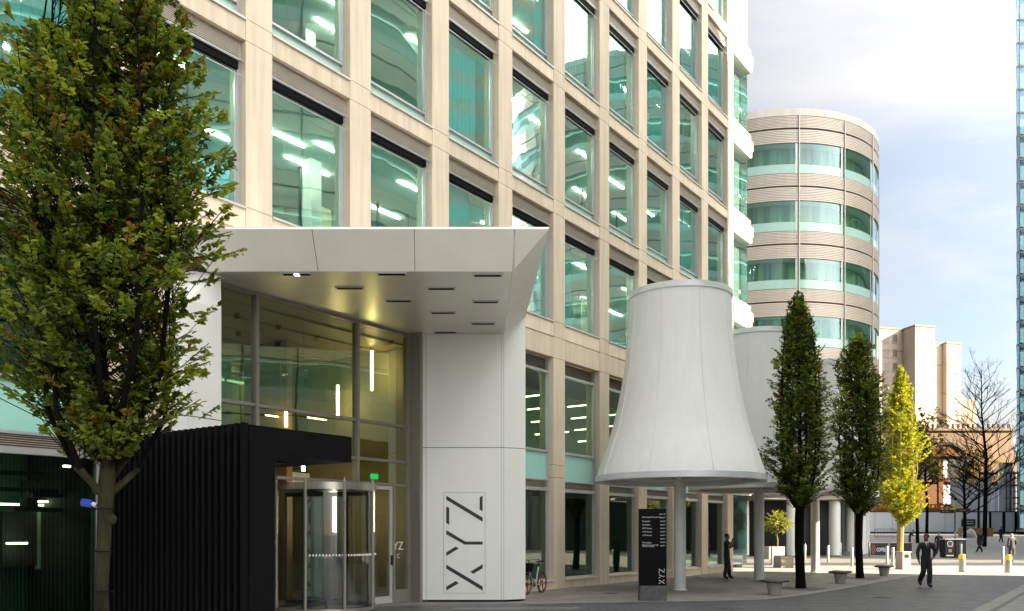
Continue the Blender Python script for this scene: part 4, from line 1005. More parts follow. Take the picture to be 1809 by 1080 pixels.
# ------------------------------------------------------------------ stone seats under the trees
def make_seat(px, py, label, first=[]):
    b = G(px, py)
    if first:
        o = copy_tree(first[0]); o.location = b; o['label'] = label; o.rotation_euler = (0, 0, rnd.random()*.6); return o
    t = thing('stone_seat', label, 'bench', b, 0, 'stone mushroom seats along the pavement edge'); first.append(t)
    q = MB(); q.lathe([(.001, .46), (.36, .455), (.43, .43), (.425, .39), (.36, .37), (.20, .36)], 20)
    q.v = [Vector((v.x, v.y*.8, v.z+.012*math.sin(v.x*9+v.y*5))) for v in q.v]; q.build('seat', 'stone_dark', t, smooth='auto')
    q = MB(); q.lathe([(.001, 0.004), (.17, 0.004), (.20, .2), (.225, .37), (.001, .375)], 20); q.build('pedestal', 'concrete', t, smooth='auto')
    return t
make_seat(1368, 1051, 'stone seat nearest the camera, in front of the first dark tree'); make_seat(1484.5, 1031, 'stone seat between the two dark tree trunks'); make_seat(1562, 1018, 'stone seat left of the yellow-lit tree trunk')

# ------------------------------------------------------------------ bollards
def make_bollard(px, py, band, label, grp='steel bollards along the street crossing', first={}):
    b = G(px, py)
    if band in first:
        o = copy_tree(first[band]); o.location = b; o['label'] = label; return o
    t = thing('bollard', label, 'bollard', b, 0, grp); first[band] = t
    q = MB()
    if band: q.lathe([(.001, 0), (.145, 0), (.145, .80), (.12, .83), (.001, .84)], 20); q.build('post', 'steel', t, smooth='auto'); q = MB(); q.lathe([(.147, .60), (.147, .79)], 20); q.build('band', 'yellow', t, smooth=True)
    else: q.lathe([(.001, 0), (.075, 0), (.075, 1.0), (.06, 1.03), (.001, 1.04)], 16); q.build('post', 'steel', t, smooth='auto'); q = MB(); q.lathe([(.076, .02), (.09, .02), (.09, .0)], 16); q.build('foot_plate', 'alu_dark', t)
    return t
make_bollard(1699.5, 1011, True, 'short thick bollard with a yellow band, in front of the black litter bins')
make_bollard(1781, 1012.5, True, 'short thick bollard with a yellow band, below the grey-suited man')
for px, py, lb in ((1698, 988, 'thin steel bollard standing right behind the yellow-banded one by the bins'), (1771.5, 997, 'thin steel bollard left of the grey-suited man'), (1567, 997, 'taller of two thin bollards left of the yellow tree trunk'), (1577, 1002, 'shorter bollard touching the yellow tree trunk on its left'),
                   (1364, 999.5, 'thin bollard in front of the olive tree planter'), (1422, 990, 'thin bollard just left of the sunlit cone column'), (1463, 994, 'thin bollard just right of the sunlit cone column'), (1505, 1002, 'thin bollard left of the second dark tree trunk'), (1485, 983, 'thin bollard beside the dark column of the rounded tower'), (1535.5, 983, 'thin bollard in front of the coffee screen, at its left end')):
    make_bollard(px, py, False, lb)

# ------------------------------------------------------------------ planters with small olive trees, litter bins, coffee screens, barrier
def box_at(name, label, cat, px0, px1, py0, py1, m, depth, bevel=.02, group=None, rot=0):
    b = G((px0+px1)/2, py1); s = b.y/F; w = (px1-px0)*s/2; h = (py1-py0)*s
    t = thing(name, label, cat, b, rot, group); return t, w, h
M['planter'] = mat('pale_planter_stone', (.30, .275, .235), .7, var=.12, scale=3, bump=.1)
M['soil'] = mat('soil', (.03, .022, .015), .95)
for px0, px1, py0, py1, lb in ((1357, 1388, 966, 988, 'square pale planter holding the right olive tree'), (1378.5, 1403.5, 983, 1004, 'low empty stone planter block right of the olive planter'), (1301, 1312, 974, 1003, 'narrow pale planter holding the left olive tree behind the man in black')):
    t, w, h = box_at('planter', lb, 'planter', px0, px1, py0, py1, 'planter', 1.2, group='pale planters in front of the office corner', rot=R(12))
    q = MB(); q.box(-w, w, 0, 2*max(w, .4), 0.004, h); q.build('tub', 'planter', t, bevel=.02)
    q = MB(); q.box(-w+.06, w-.06, .06, 2*max(w, .4)-.06, h+.002, h+.02); q.build('soil', 'soil', t)
t, w, h = box_at('litter_bin', 'sunlit square stone-clad litter bin right of the yellow tree', 'bin', 1593.5, 1610, 974.5, 1007, 'concrete', .7, rot=R(10))
q = MB(); q.box(-w, w, 0, .55, .004, h-.06); q.build('body', 'planter', t, bevel=.015); q = MB(); q.box(-w-.03, w+.03, -.03, .58, h-.055, h); q.build('lid', 'concrete', t); q = MB(); q.box(-w*.5, w*.5, -.012, .002, h*.66, h*.84); q.build('opening', 'black', t)
for px0, px1, lb in ((1669.5, 1687, 'left black litter bin of the pair, with blue and red stickers'), (1688, 1707, 'right black litter bin of the pair, half behind a bollard')):
    t, w, h = box_at('litter_bin', lb, 'bin', px0, px1, 952, 986, 'black', .8, group='pair of black litter bins')
    q = MB(); q.box(-w, w, 0, .75, .03, h-.08); q.build('body', 'black', t, bevel=.02); q = MB(); q.box(-w-.02, w+.02, -.03, .78, h-.075, h); q.build('lid', 'alu', t, bevel=.015)
    q = MB(); q.lathe([(.001, 0), (.16, 0), (.17, .02)], 18); q.v = [Vector((v.x, -.02-v.z*.3, h*.74+v.y)) for v in q.v]; q.build('opening', 'joint', t)
    if px0 < 1680:
        M['sticker_blue'] = mat('blue_sticker', (.03, .16, .5), .5); M['sticker_red'] = mat('red_sticker', (.6, .06, .08), .5); M['gold'] = mat('gold_print', (.35, .26, .08), .5)
        q = MB(); q.mi(0).box(-w*.55, .02, -.008, -.001, h*.56, h*.66); q.mi(1).box(.021, w*.6, -.008, -.001, h*.56, h*.66); q.mi(2).box(-w*.3, w*.35, -.008, -.001, h*.30, h*.46); q.mi(3).box(-w*.75, w*.75, -.008, -.001, h*.10, h*.15); q.mi(3).lathe([(.17, 0), (.21, 0)], 18)
        n0 = len(q.v)-36
        for i in range(n0, len(q.v)): v = q.v[i]; q.v[i] = Vector((v.x, -.03, h*.74+v.y))
        q.build('sticker', ['sticker_blue', 'sticker_red', 'gold', 'white'], t)
M['screen'] = mat('black_canvas_screen', (.022, .018, .016), .8, var=.2)
M['brown_disc'] = mat('brown_bean_print', (.16, .055, .03), .7)
b0_ = G(1536, 984)
for k, (px0, px1, lb) in enumerate(((1537, 1570, 'black café screen printed with the word COFFEE'), (1571, 1594, 'black café screen behind the two thin bollards'), (1595, 1612, 'black café screen right of the yellow tree trunk'))):
    s = b0_.y/F; t = thing('cafe_screen', lb, 'screen', ((px0+px1-2*CX)*s/2, b0_.y, b0_.z), 0, 'black coffee screens beside the plaza'); w = (px1-px0)*s/2
    q = MB(); q.box(-w+.06, w-.06, -.01, .01, .12, 1.02); q.build('canvas', 'screen', t)
    q = MB(); q.tube([(-w+.03, 0, 0), (-w+.03, 0, 1.12)], .025, 8); q.tube([(w-.03, 0, 0), (w-.03, 0, 1.12)], .025, 8); q.tube([(-w+.03, 0, 1.06), (w-.03, 0, 1.06)], .018, 6); q.build('frame', 'steel', t)
    if k == 0:
        o = text_mesh('COFFEE', .40, 'screen_lettering', 'white', t, 'CENTER', .002); o.rotation_euler = (R(90), 0, 0); o.location = (.12, -.014, .40); o.scale = (.48, 1.0, 1)
        q = MB(); q.lathe([(.001, 0), (.26, 0), (.26, .01)], 20); q.v = [Vector((v.x*.6-w+.25, -.012-v.z*.2, .56+v.y*1.5)) for v in q.v]; q.build('bean_print', 'brown_disc', t)
b = G(1564, 951); s = b.y/F
t = thing('crowd_barrier', 'grey metal crowd barrier standing in front of the white hoarding', 'barrier', b); w = 19*s
q = MB(); q.tube([(-w, 0, .15), (-w, 0, 1.05), (-w+.1, 0, 1.15), (w-.1, 0, 1.15), (w, 0, 1.05), (w, 0, .15), (-w, 0, .15)], .03, 6); q.build('frame', 'alu_dark', t)
for k in range(1, 15):
    x = -w+2*w*k/15; q = MB(); q.tube([(x, 0, .15), (x, 0, 1.15)], .012, 5); q.build('bar', 'alu_dark', t)
for x in (-w*.7, w*.7): q = MB(); q.tube([(x, -.35, .02), (x, 0, .2), (x, .35, .02)], .025, 6); q.build('foot', 'alu_dark', t)
# finger post
b = G(1687, 957.5); s = b.y/F
t = thing('finger_post', 'pale finger post with a yellow top and two dark direction arms', 'signpost', b)
h = (957.5-888)*s
q = MB(); q.tube([(0, 0, 0), (0, 0, h)], .085, 10); q.build('post', 'brick_pale', t)
q = MB(); q.box(-.10, .10, -.10, .10, h-.8, h+.02); q.build('top_marker', 'yellow', t)
M['brown_sign'] = mat('dark_brown_sign', (.07, .045, .025), .5)
for x0, x1, z in ((.09, 27*s, (957.5-900.5)*s), (-27*s, -.09, (957.5-902.5)*s)):
    q = MB(); q.box(x0, x1, -.03, .03, z-.27, z+.12); q.mi(1).box(x0+.3, x1-.5, -.034, -.0305, z-.12, z-.02); q.build('direction_arm', ['brown_sign', 'planter'], t)
q = MB(); q.box(-.13, .13, -.09, -.086, .5, 1.1); q.build('notice', 'white', t)
# timber bench-planter by the hoarding
b = G(1728, 948.5); s = b.y/F
t = thing('timber_planter', 'low brown timber planter box in front of the hoarding behind the walkers', 'planter', b); w = 27*s
q = MB()
for k in range(5): q.box(-w, w*1.0, 0, 1.2, .05+k*.22, .05+k*.22+.2)
q.build('boards', 'wood', t)
q = MB(); q.box(-w+.05, w-.05, .05, 1.15, .04, 1.16); q.build('liner', 'soil', t)
t = thing('rubble_bag', 'pale grey tarpaulin-covered heap left of the timber planter', 'heap', G(1713, 950)); 
q = MB(); q.lathe([(.9, .0), (.85, .4), (.55, .8), (.2, 1.05), (.001, 1.1)], 14); q.v = [Vector((v.x*(1+.2*math.sin(v.z*7+v.x*3)), v.y, v.z*(1+.12*math.sin(v.x*6)))) for v in q.v]; q.build('cover', 'concrete', t, smooth=True)

# covers and gullies in the paving
for k, (px, py, r_, lb) in enumerate(((1290, 1074, .33, 'round iron cover in the dark street near the first stone seat'), (1560, 1056, .28, 'round iron cover in the street below the walking man'), (1080, 1049, .22, 'small round cover in the pale paving left of the totem sign'))):
    b = G(px, py); q = MB(); q.lathe([(r_, 0), (r_, .008), (r_-.03, .010), (.001, .010)], 28)
    for j in range(5): q.box(-r_*.6, r_*.6, -r_*.6+j*r_*.3-.012, -r_*.6+j*r_*.3+.012, .0101, .014)
    o = q.build('manhole_cover', 'gutter'); o.location = (b.x, b.y, .004); tag(o, lb, 'manhole cover')
# ------------------------------------------------------------------ bicycle by the pillar
WR = .315
b = G(957.5, 1047.5)
t = thing('bicycle', 'silver bicycle with red wheels and a black basket, parked by the white pillar', 'bicycle', b, math.atan2(DY, DX)+R(8))
fr = -1.02
def wheel(x, nm):
    q = MB(); pr = [(WR-.02+.022*math.cos(a), .022*math.sin(a)) for a in [2*math.pi*i/8 for i in range(9)]]; q.lathe([(r, z) for r, z in pr], 36)
    q.v = [Vector((v.x, v.z, v.y+WR)) for v in q.v]; w = q.build(nm, 'tyre', t, smooth=True); w.location = (x, 0, 0)
    q = MB(); pr = [(WR-.05+.016*math.cos(a), .014*math.sin(a)) for a in [2*math.pi*i/6 for i in range(7)]]; q.lathe(pr, 36); q.v = [Vector((v.x, v.z, v.y+WR)) for v in q.v]
    for k in range(5):
        a = 2*math.pi*k/5; q.tube([(0, 0, WR), ((WR-.05)*math.cos(a), 0, WR+(WR-.05)*math.sin(a))], .016, 5)
    q.tube([(0, -.05, WR), (0, .05, WR)], .035, 8); q.build('rim', 'red', w)
wheel(0, 'rear_wheel'); wheel(fr, 'front_wheel')
bb = (-.42, 0, .27)
q = MB(); q.tube([(0, .06, WR), bb], .02, 8); q.tube([(0, -.06, WR), bb], .02, 8); q.tube([bb, (-.24, 0, .80)], .026, 8); q.tube([bb, (-.78, 0, .52), (-.85, 0, .80)], .032, 8); q.tube([(-.85, 0, .80), (-.87, 0, .9)], .024, 8)
for y in (-.06, .06): q.tube([(-.86, y*.4, .82), (fr, y, WR)], .018, 6)
q.build('frame', 'steel', t)
q = MB(); q.tube([(-.24, 0, .78), (-.21, 0, .93)], .016, 8); q.hull([(-.36, -.03, .93), (-.06, -.08, .93), (-.06, .08, .93), (-.36, .03, .93)], [(-.36, -.03, .96), (-.06, -.09, .985), (-.06, .09, .985), (-.36, .03, .96)]); q.build('saddle', 'tyre', t)
q = MB(); q.tube([(-.87, 0, .9), (-.89, 0, 1.02)], .016, 8); q.tube([(-.74, -.28, 1.04), (-.88, -.2, 1.03), (-.9, 0, 1.02), (-.88, .2, 1.03), (-.74, .28, 1.04)], .014, 8); q.build('handlebar', 'tyre', t)
q = MB(); q.hull([(-1.2, -.14, .68), (-.95, -.14, .68), (-.95, .14, .68), (-1.2, .14, .68)], [(-1.25, -.18, .93), (-.93, -.18, .93), (-.93, .18, .93), (-1.25, .18, .93)]); q.build('basket', 'black_matt', t)
q = MB(); q.tube([(-.42, -.1, .27), (-.42, .1, .27)], .012, 6); q.lathe([(.001, 0), (.09, 0), (.09, .012)], 16, (0, 0))
n0 = len(q.v)-48
for i in range(n0, len(q.v)): v = q.v[i]; q.v[i] = Vector((v.x-.42, .05+v.z, v.y+.27))
q.tube([(-.42, -.1, .27), (-.36, -.1, .12), (-.33, -.14, .11)], .012, 6); q.build('crank', 'steel', t)
q = MB(); q.tube([(-.02, .07, .2), (.02, .12, .01)], .012, 6); q.build('kick_stand', 'red', t)
# ------------------------------------------------------------------ trees
M['leaf_dark'] = leafmat('dark_green_leaf', (.036, .056, .011)); M['leaf_mid'] = leafmat('mid_green_leaf', (.078, .118, .014)); M['leaf_light'] = leafmat('yellow_green_leaf', (.185, .22, .020)); M['leaf_rust'] = leafmat('browning_leaf', (.15, .085, .012))
M['leaf_gold'] = leafmat('golden_leaf', (.26, .255, .012)); M['leaf_olive'] = leafmat('olive_leaf', (.15, .16, .035))
from mathutils import noise as mnoise
def crown(mb, rnd, twigs, nleaf, size, ntone, weights, up=.35, fold=.25, detail=True, droop=.25):
    """leaves set alternately along each twig"""
    for (a, b, ten) in twigs:
        d = b-a; L_ = d.length
        if L_ < 1e-4: continue
        d.normalize(); side = d.cross(Vector((0, 0, 1)));
        if side.length < .05: side = Vector((1, 0, 0))
        side.normalize(); nn = max(2, int(nleaf*rnd.uniform(.7, 1.3)))
        tone = rnd.choices(range(ntone), weights)[0]
        for k in range(nn):
            t = (.12+.88*(k+rnd.random()*.6)/nn); p = a+d*L_*t-Vector((0, 0, 1))*(droop*L_*t*t*.3)
            sd = side*(1 if k % 2 else -1)
            ax = (sd*rnd.uniform(.4, 1.0)+d*rnd.uniform(.2, .9)+Vector((rnd.uniform(-.4, .4), rnd.uniform(-.4, .4), rnd.uniform(-.55, .35)))).normalized()
            nm = (Vector((0, 0, 1))*rnd.uniform(.3, 1.0)+Vector((rnd.uniform(-.7, .7), rnd.uniform(-.7, .7), 0))).normalized()
            w = ax.cross(nm)
            if w.length < .05: continue
            w.normalize(); nm = w.cross(ax); s = size*rnd.uniform(.65, 1.2)
            mb.cur = tone if rnd.random() < .7 else rnd.choices(range(ntone), weights)[0]
            bq = len(mb.v); hw = s*.30
            if detail:
                mb.v += [p, p+ax*s*.35+w*hw+nm*s*fold*.4, p+ax*s*.75+w*hw*.75+nm*s*fold*.3, p+ax*s-nm*s*.08, p+ax*s*.75-w*hw*.75+nm*s*fold*.3, p+ax*s*.35-w*hw+nm*s*fold*.4]
                mb.face((bq, bq+1, bq+2, bq+3)); mb.face((bq, bq+3, bq+4, bq+5))
            else:
                mb.v += [p, p+ax*s*.5+w*hw*1.15+nm*s*fold*.3, p+ax*s, p+ax*s*.5-w*hw*1.15+nm*s*fold*.3]
                mb.face((bq, bq+1, bq+2)); mb.face((bq, bq+2, bq+3))
def envelope(tbl, z):
    for (z0, r0), (z1, r1) in zip(tbl[:-1], tbl[1:]):
        if z0 <= z <= z1: return r0+(r1-r0)*(z-z0)/(z1-z0)
    return 0
def hornbeam(name, label, b, tbl, trunk, zfork, ntwig, nleaf, lsize, weights, mats, seed, detail, group=None, barkm='bark', lean=(0, 0), nl=7, wisp=.12, tw=.34):
    """upright street tree: trunk > limbs climbing inside a narrow crown of leafy twigs"""
    rn = random.Random(seed)
    t = thing(name, label, 'tree', b, 0, group)
    ztop = tbl[-1][0]
    lead = []
    q = MB()
    zs = [0, .05, .35, zfork*.5, zfork*.85, zfork, zfork+.45, zfork+1.6, zfork+3.2, ztop*.92]
    rs = [trunk*1.25, trunk*1.12, trunk, trunk*.93, trunk*.98, trunk*(1.02 if detail else .95), trunk*.62, trunk*.45, trunk*.28, trunk*.06]
    pts = [Vector((lean[0]*z+.03*math.sin(z*1.7+seed), lean[1]*z+.03*math.cos(z*1.3+seed), z)) for z in zs]
    nseg = 14 if detail else 9
    q.tube(pts, rs, nseg)
    if detail:
        for i, v in enumerate(q.v):
            if v.z < zfork+.5 and v.z > .01:
                k = mnoise.noise(v*3.0+Vector((seed, 0, 0)))*.03; q.v[i] = v+Vector((v.x, v.y, 0)).normalized()*k
        for zk, ak in ((1.45, 2.2), (2.0, .4), (2.35, 3.6)): q.sphere((trunk*.8*math.cos(ak), trunk*.8*math.sin(ak), zk), .07, 8)
    def at(pl, z):
        for a, c in zip(pl[:-1], pl[1:]):
            if a.z <= z <= c.z: return a+(c-a)*((z-a.z)/(c.z-a.z+1e-6))
        return pl[-1]
    limbs = [pts]
    for k in range(nl):
        a = 2*math.pi*k/nl+rn.uniform(-.3, .3); z0 = zfork+rn.uniform(-.25, .7); p = at(pts, z0); Rm = envelope(tbl, min(z0+1.6, ztop))
        ze = z0+(ztop-z0)*rn.uniform(.55, .95); rr = Rm*rn.uniform(.45, .75)
        c, s = math.cos(a), math.sin(a)
        pl = [p, p+Vector((c*rr*.45, s*rr*.45, .35)), p+Vector((c*rr*.85, s*rr*.85, 1.0)), Vector((p.x+c*rr*1.0, p.y+s*rr*1.0, z0+(ze-z0)*.45)), Vector((p.x+c*rr*.9, p.y+s*rr*.9, z0+(ze-z0)*.75)), Vector((p.x+c*rr*.6, p.y+s*rr*.6, ze))]
        q.tube(pl, [trunk*(.5 if detail else .30), trunk*(.40 if detail else .24), trunk*(.32 if detail else .2), trunk*.2, trunk*.12, trunk*.03], 7 if not detail else 9); limbs.append(pl)
    twigs = []; tq = MB()
    zc0 = tbl[0][0]
    for k in range(ntwig):
        # more twigs where the crown is wider
        for _ in range(20):
            z = zc0+(ztop-zc0)*rn.random()
            if rn.random() < (.25+envelope(tbl, z)/max(r for _, r in tbl)): break
        a = rn.random()*2*math.pi; Rr = envelope(tbl, z)
        nz_ = mnoise.noise(Vector((math.cos(a)*1.2, math.sin(a)*1.2, z*(.9 if detail else .8)+seed*3.1)))
        Rr *= (.88+(.75 if detail else .78)*nz_)
        if nz_ < (-.22 if detail else -.22) and rn.random() < .85: continue
        pl = rn.choice(limbs); z_s = max(z-.35*Rr-.25, zc0-.3); o_ = at(pl, z_s) if pl[0].z <= z_s else at(pts, z_s)
        cx0 = at(pts, min(z, ztop*.92))
        long_ = rn.random() < wisp
        e = Vector((cx0.x+math.cos(a)*Rr*(rn.uniform(1.0, 1.25) if long_ else rn.uniform(.35, 1.0)), cx0.y+math.sin(a)*Rr*(rn.uniform(1.0, 1.25) if long_ else rn.uniform(.35, 1.0)), z+rn.uniform(-.05, .3)))
        d = e-o_
        if detail and long_: e = e+Vector((0, 0, rn.uniform(-.15, .25)))
        if d.length > 1.3*max(.8, tbl[len(tbl)//2][1]): o_ = e-d.normalized()*1.3*max(.8, tbl[len(tbl)//2][1])
        st_ = e-(e-o_)*rn.uniform(tw, tw+.35)
        twigs.append((st_, e, long_)); tq.tube([o_, st_, e] if rn.random() < .3 else [st_, e], .005, 4, False)
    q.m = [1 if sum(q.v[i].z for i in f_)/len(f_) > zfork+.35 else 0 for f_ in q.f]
    q.build('trunk', [barkm, 'bark_dark' if barkm != 'bark_sunlit' else barkm], t, smooth='auto'); 
    tq.build('branches', 'bark_dark' if barkm != 'bark_sunlit' else 'bark', t)
    mb = MB(); crown(mb, rn, twigs, nleaf, lsize, len(mats), weights, detail=detail)
    # tip spray
    mb.build('foliage', mats, t)
    return t
HM = ['leaf_dark', 'leaf_mid', 'leaf_light', 'leaf_rust']
tb_near = [(2.75, .32), (3.05, .62), (3.45, .98), (4.1, 1.26), (5.1, 1.38), (6.1, 1.29), (7.45, 1.02), (8.1, .82), (9.5, .55), (10.8, .12)]
NT = hornbeam('hornbeam_tree', 'large leafy tree with yellowing leaves and a mossy trunk at the left edge', G(184, 1217), tb_near, .090, 2.45, 4700, 20, .080, (2.0, 5, 5.5, .8), HM, 3, True, barkm='bark_moss', nl=9, wisp=.13, tw=.05)
for z in (1.15, 1.62, 2.12):
    q = MB(); q.lathe([(.099, z-.008), (.105, z-.008), (.105, z+.008), (.099, z+.008)], 18); q.build('tie', 'black_matt', NT)
q = MB(); q.tube([(-.14, -.02, .05), (-.135, -.01, 2.3)], .018, 8); q.build('stake', 'black_matt', NT)
t = thing('spotlight', 'small blue-fronted spotlight strapped to the trunk of the large left tree', 'lamp', (NT.location.x-.11, NT.location.y-.02, 2.18))
q = MB(); q.tube([(-.14, 0, .02), (-.02, 0, .0)], .045, 10); q.build('housing', mat('blue_plastic', (.01, .05, .42), .4), t)
q = MB(); q.tube([(-.02, 0, 0), (.03, 0, -.02)], .03, 8); q.build('bracket', 'alu', t)
tb1 = [(2.75, .35), (3.2, .85), (4.2, 1.10), (5.4, 1.02), (6.6, .85), (7.8, .62), (8.8, .42), (9.55, .1)]
hornbeam('hornbeam_tree', 'tall dark narrow tree right in front of the second white cone', G(1413, 1040), tb1, .155, 2.7, 2000, 12, .12, (3.2, 4, 2.6, .3), HM, 21, False, 'narrow street trees along the pavement', 'bark_dark', wisp=.2)
tb2 = [(2.6, .35), (3.2, .95), (4.4, 1.18), (5.8, 1.1), (7.2, .95), (8.4, .78), (9.2, .55), (9.6, .1)]
hornbeam('hornbeam_tree', 'dark narrow tree between the other two, in front of the rounded tower', G(1518, 1022), tb2, .15, 2.6, 2100, 12, .125, (3.6, 4, 2.4, .3), HM, 34, False, 'narrow street trees along the pavement', 'bark_dark', wisp=.2)
tb3 = [(2.3, .3), (2.9, .9), (4.2, 1.2), (5.8, 1.1), (7.4, .85), (8.8, .5), (9.9, .1)]
M['bark_sunlit'] = mat('sun_toned_bark', (.20, .16, .05), .8, var=.3, scale=5, bump=.5)  # bark yellowed as in sun: the sunlight is put into the colour
hornbeam('hornbeam_tree', 'bright golden-yellow sunlit narrow tree beside the litter bin', G(1590, 1006), tb3, .17, 2.4, 1700, 12, .15, (.6, 2.5, 6), ['leaf_mid', 'leaf_light', 'leaf_gold'], 55, False, 'narrow street trees along the pavement', 'bark_sunlit', wisp=.2)
# square grilles round two trunks
for px, py, lb in ((1413, 1040, 'dark square tree grille round the first dark trunk'), (1518, 1022, 'dark square tree grille round the second dark trunk')):
    p = G(px, py); q = MB()
    for k in range(10): q.box(-.75+k*.15, -.75+k*.15+.12, -.7, .7, .006, .014)
    q.v = [Vector((v.x, v.y, v.z)) for v in q.v]; o = q.build('tree_grille', 'gutter'); o.location = (p.x, p.y, .0); o.rotation_euler = (0, 0, R(54)); tag(o, lb, 'tree grille', 'tree grilles')
# small olive trees in the planters
def olive(label, px, pb, pz0, pz1, w, seed):
    b = G(px, pb); s = b.y/F; z0 = (pb-pz0)*s; z1 = (pb-pz1)*s; rn = random.Random(seed)
    t = thing('olive_tree', label, 'tree', (b.x, b.y+.5, b.z+.55), 0, 'small olive trees in planters'); z0 -= .55; z1 -= .55; zm = (z0+z1)/2; Rx = w*s/2
    q = MB(); q.tube([(0, 0, .03), (.03, 0, z0*.6), (-.02, 0, z0), (0, 0, zm)], [.06, .055, .05, .02], 8); q.build('trunk', 'bark_sunlit', t)
    tw_ = []; tq = MB()
    for k in range(160):
        d = Vector((rn.gauss(0, 1), rn.gauss(0, 1), rn.gauss(0, 1))).normalized(); e = Vector((0, 0, zm))+Vector((d.x*Rx, d.y*Rx, d.z*(z1-z0)/2))*rn.uniform(.6, 1.15); st_ = Vector((0, 0, zm))+(e-Vector((0, 0, zm)))*.55
        tw_.append((st_, e, False)); tq.tube([(0, 0, z0+.1), st_, e], [.012, .008, .003], 4, False)
    tq.build('branches', 'bark', t); mb = MB(); crown(mb, rn, tw_, 11, .13, 3, (2, 3, 2), detail=False); mb.build('foliage', ['leaf_olive', 'leaf_light', 'leaf_gold'], t)
olive('small sunlit olive tree in the square planter under the second cone', 1377, 988, 945, 903, 54, 5)
olive('small olive tree behind the man in black at the building corner', 1306, 1003, 940, 893, 34, 6)
# bare trees on the far plaza
def bare(label, px, py, ptop, trw, spread, seed, leaves=0, depth=5, mats=('leaf_rust', 'bark_dark'), low=.28):
    b = G(px, py); s = b.y/F; H = (py-ptop)*s; rn = random.Random(seed)
    t = thing('bare_tree', label, 'tree', b, 0, 'bare trees on the far plaza')
    q = MB(); br = MB(); tips = []
    pts = [Vector((0, 0, 0)), Vector((rn.uniform(-.1, .1), 0, H*.25)), Vector((rn.uniform(-.2, .2), 0, H*.5)), Vector((rn.uniform(-.3, .3), 0, H*.75)), Vector((rn.uniform(-.3, .3), 0, H))]
    q.tube(pts, [trw*s/2*1.15, trw*s/2, trw*s/2*.75, trw*s/2*.4, .01], 8)
    def grow(p, d, L_, r, n):
        m = p+d*L_*.5+Vector((rn.uniform(-.1, .1), rn.uniform(-.1, .1), .06*L_)); e = p+d*L_+Vector((0, 0, .12*L_))
        br.tube([p, m, e], [r, r*.75, r*.45], 4 if n < 3 else 5, False); tips.append((m, e, False))
        if n <= 0: return
        for k in range(rn.choice((2, 3))):
            tt = rn.uniform(.35, 1.0); pp = p+(e-p)*tt
            nd = (d+Vector((rn.uniform(-.8, .8), rn.uniform(-.8, .8), rn.uniform(-.25, .6)))).normalized(); grow(pp, nd, L_*rn.uniform(.5, .75), r*.6, n-1)
    nb = 34
    for k in range(nb):
        f_ = low+(.96-low)*k/nb; i = min(int(f_*4), 3); p = pts[i]+(pts[i+1]-pts[i])*(f_*4-i); a = k*2.4+rn.uniform(-.4, .4)
        Ls = spread*s*.72*(1.05-f_*.75)*rn.uniform(.75, 1.1)*.62; grow(p, Vector((math.cos(a), math.sin(a), .25+.6*f_)).normalized(), Ls, .026+.09*(1-f_)*trw/6.5, depth-(1 if H > 14 else 2))
    q.build('trunk', 'bark_dark', t, smooth='auto'); br.build('branches', 'bark_dark', t)
    if leaves:
        rn.shuffle(tips); mb = MB(); crown(mb, rn, tips[:leaves], 8, .26, 2, (3, 1), detail=False); mb.build('foliage', ['leaf_rust', 'leaf_light'], t)
bare('tallest bare tree with a wide thin crown, right of the dark sign', 1739, 966, 652, 6.8, 190, 2, 0, 5)
bare('dark bare tree whose trunk crosses the dark sign on the hoarding', 1704.5, 955, 792, 5.5, 120, 9, 0, 5)
bare('thin bare tree with a few brown leaves just left of the tallest one', 1729, 945, 800, 4.5, 110, 12, 260, 5, low=.45)
bare('bare tree with brown leaves right of the golden tree', 1637, 948, 735, 5.0, 100, 15, 420, 5, low=.4)
bare('dark bare trunk hard against the golden tree', 1621, 960, 745, 5.5, 90, 18, 380, 5, low=.42)

# fallen leaves under the trees
lm = MB(); rn = random.Random(77)
for (px, py, n_, rad_) in ((181, 1217, 160, 2.6), (1413, 1040, 120, 2.6), (1518, 1022, 120, 2.6), (1590, 1006, 150, 2.8), (1300, 1052, 40, 5)):
    c = G(px, py)
    for k in range(n_):
        p = Vector((c.x+rn.gauss(0, rad_*.6), c.y+rn.gauss(0, rad_*.6), .016+rn.random()*.012)); a = rn.random()*6.28; u = Vector((math.cos(a), math.sin(a), rn.uniform(-.1, .2)))*.045; w = Vector((-math.sin(a), math.cos(a), rn.uniform(-.1, .25)))*.026
        lm.cur = rn.choice((0, 0, 1, 2)); lm.poly([p-u, p+w, p+u, p-w])
tag(lm.build('fallen_leaves', ['leaf_rust', 'leaf_light', 'leaf_gold']), kind='stuff')
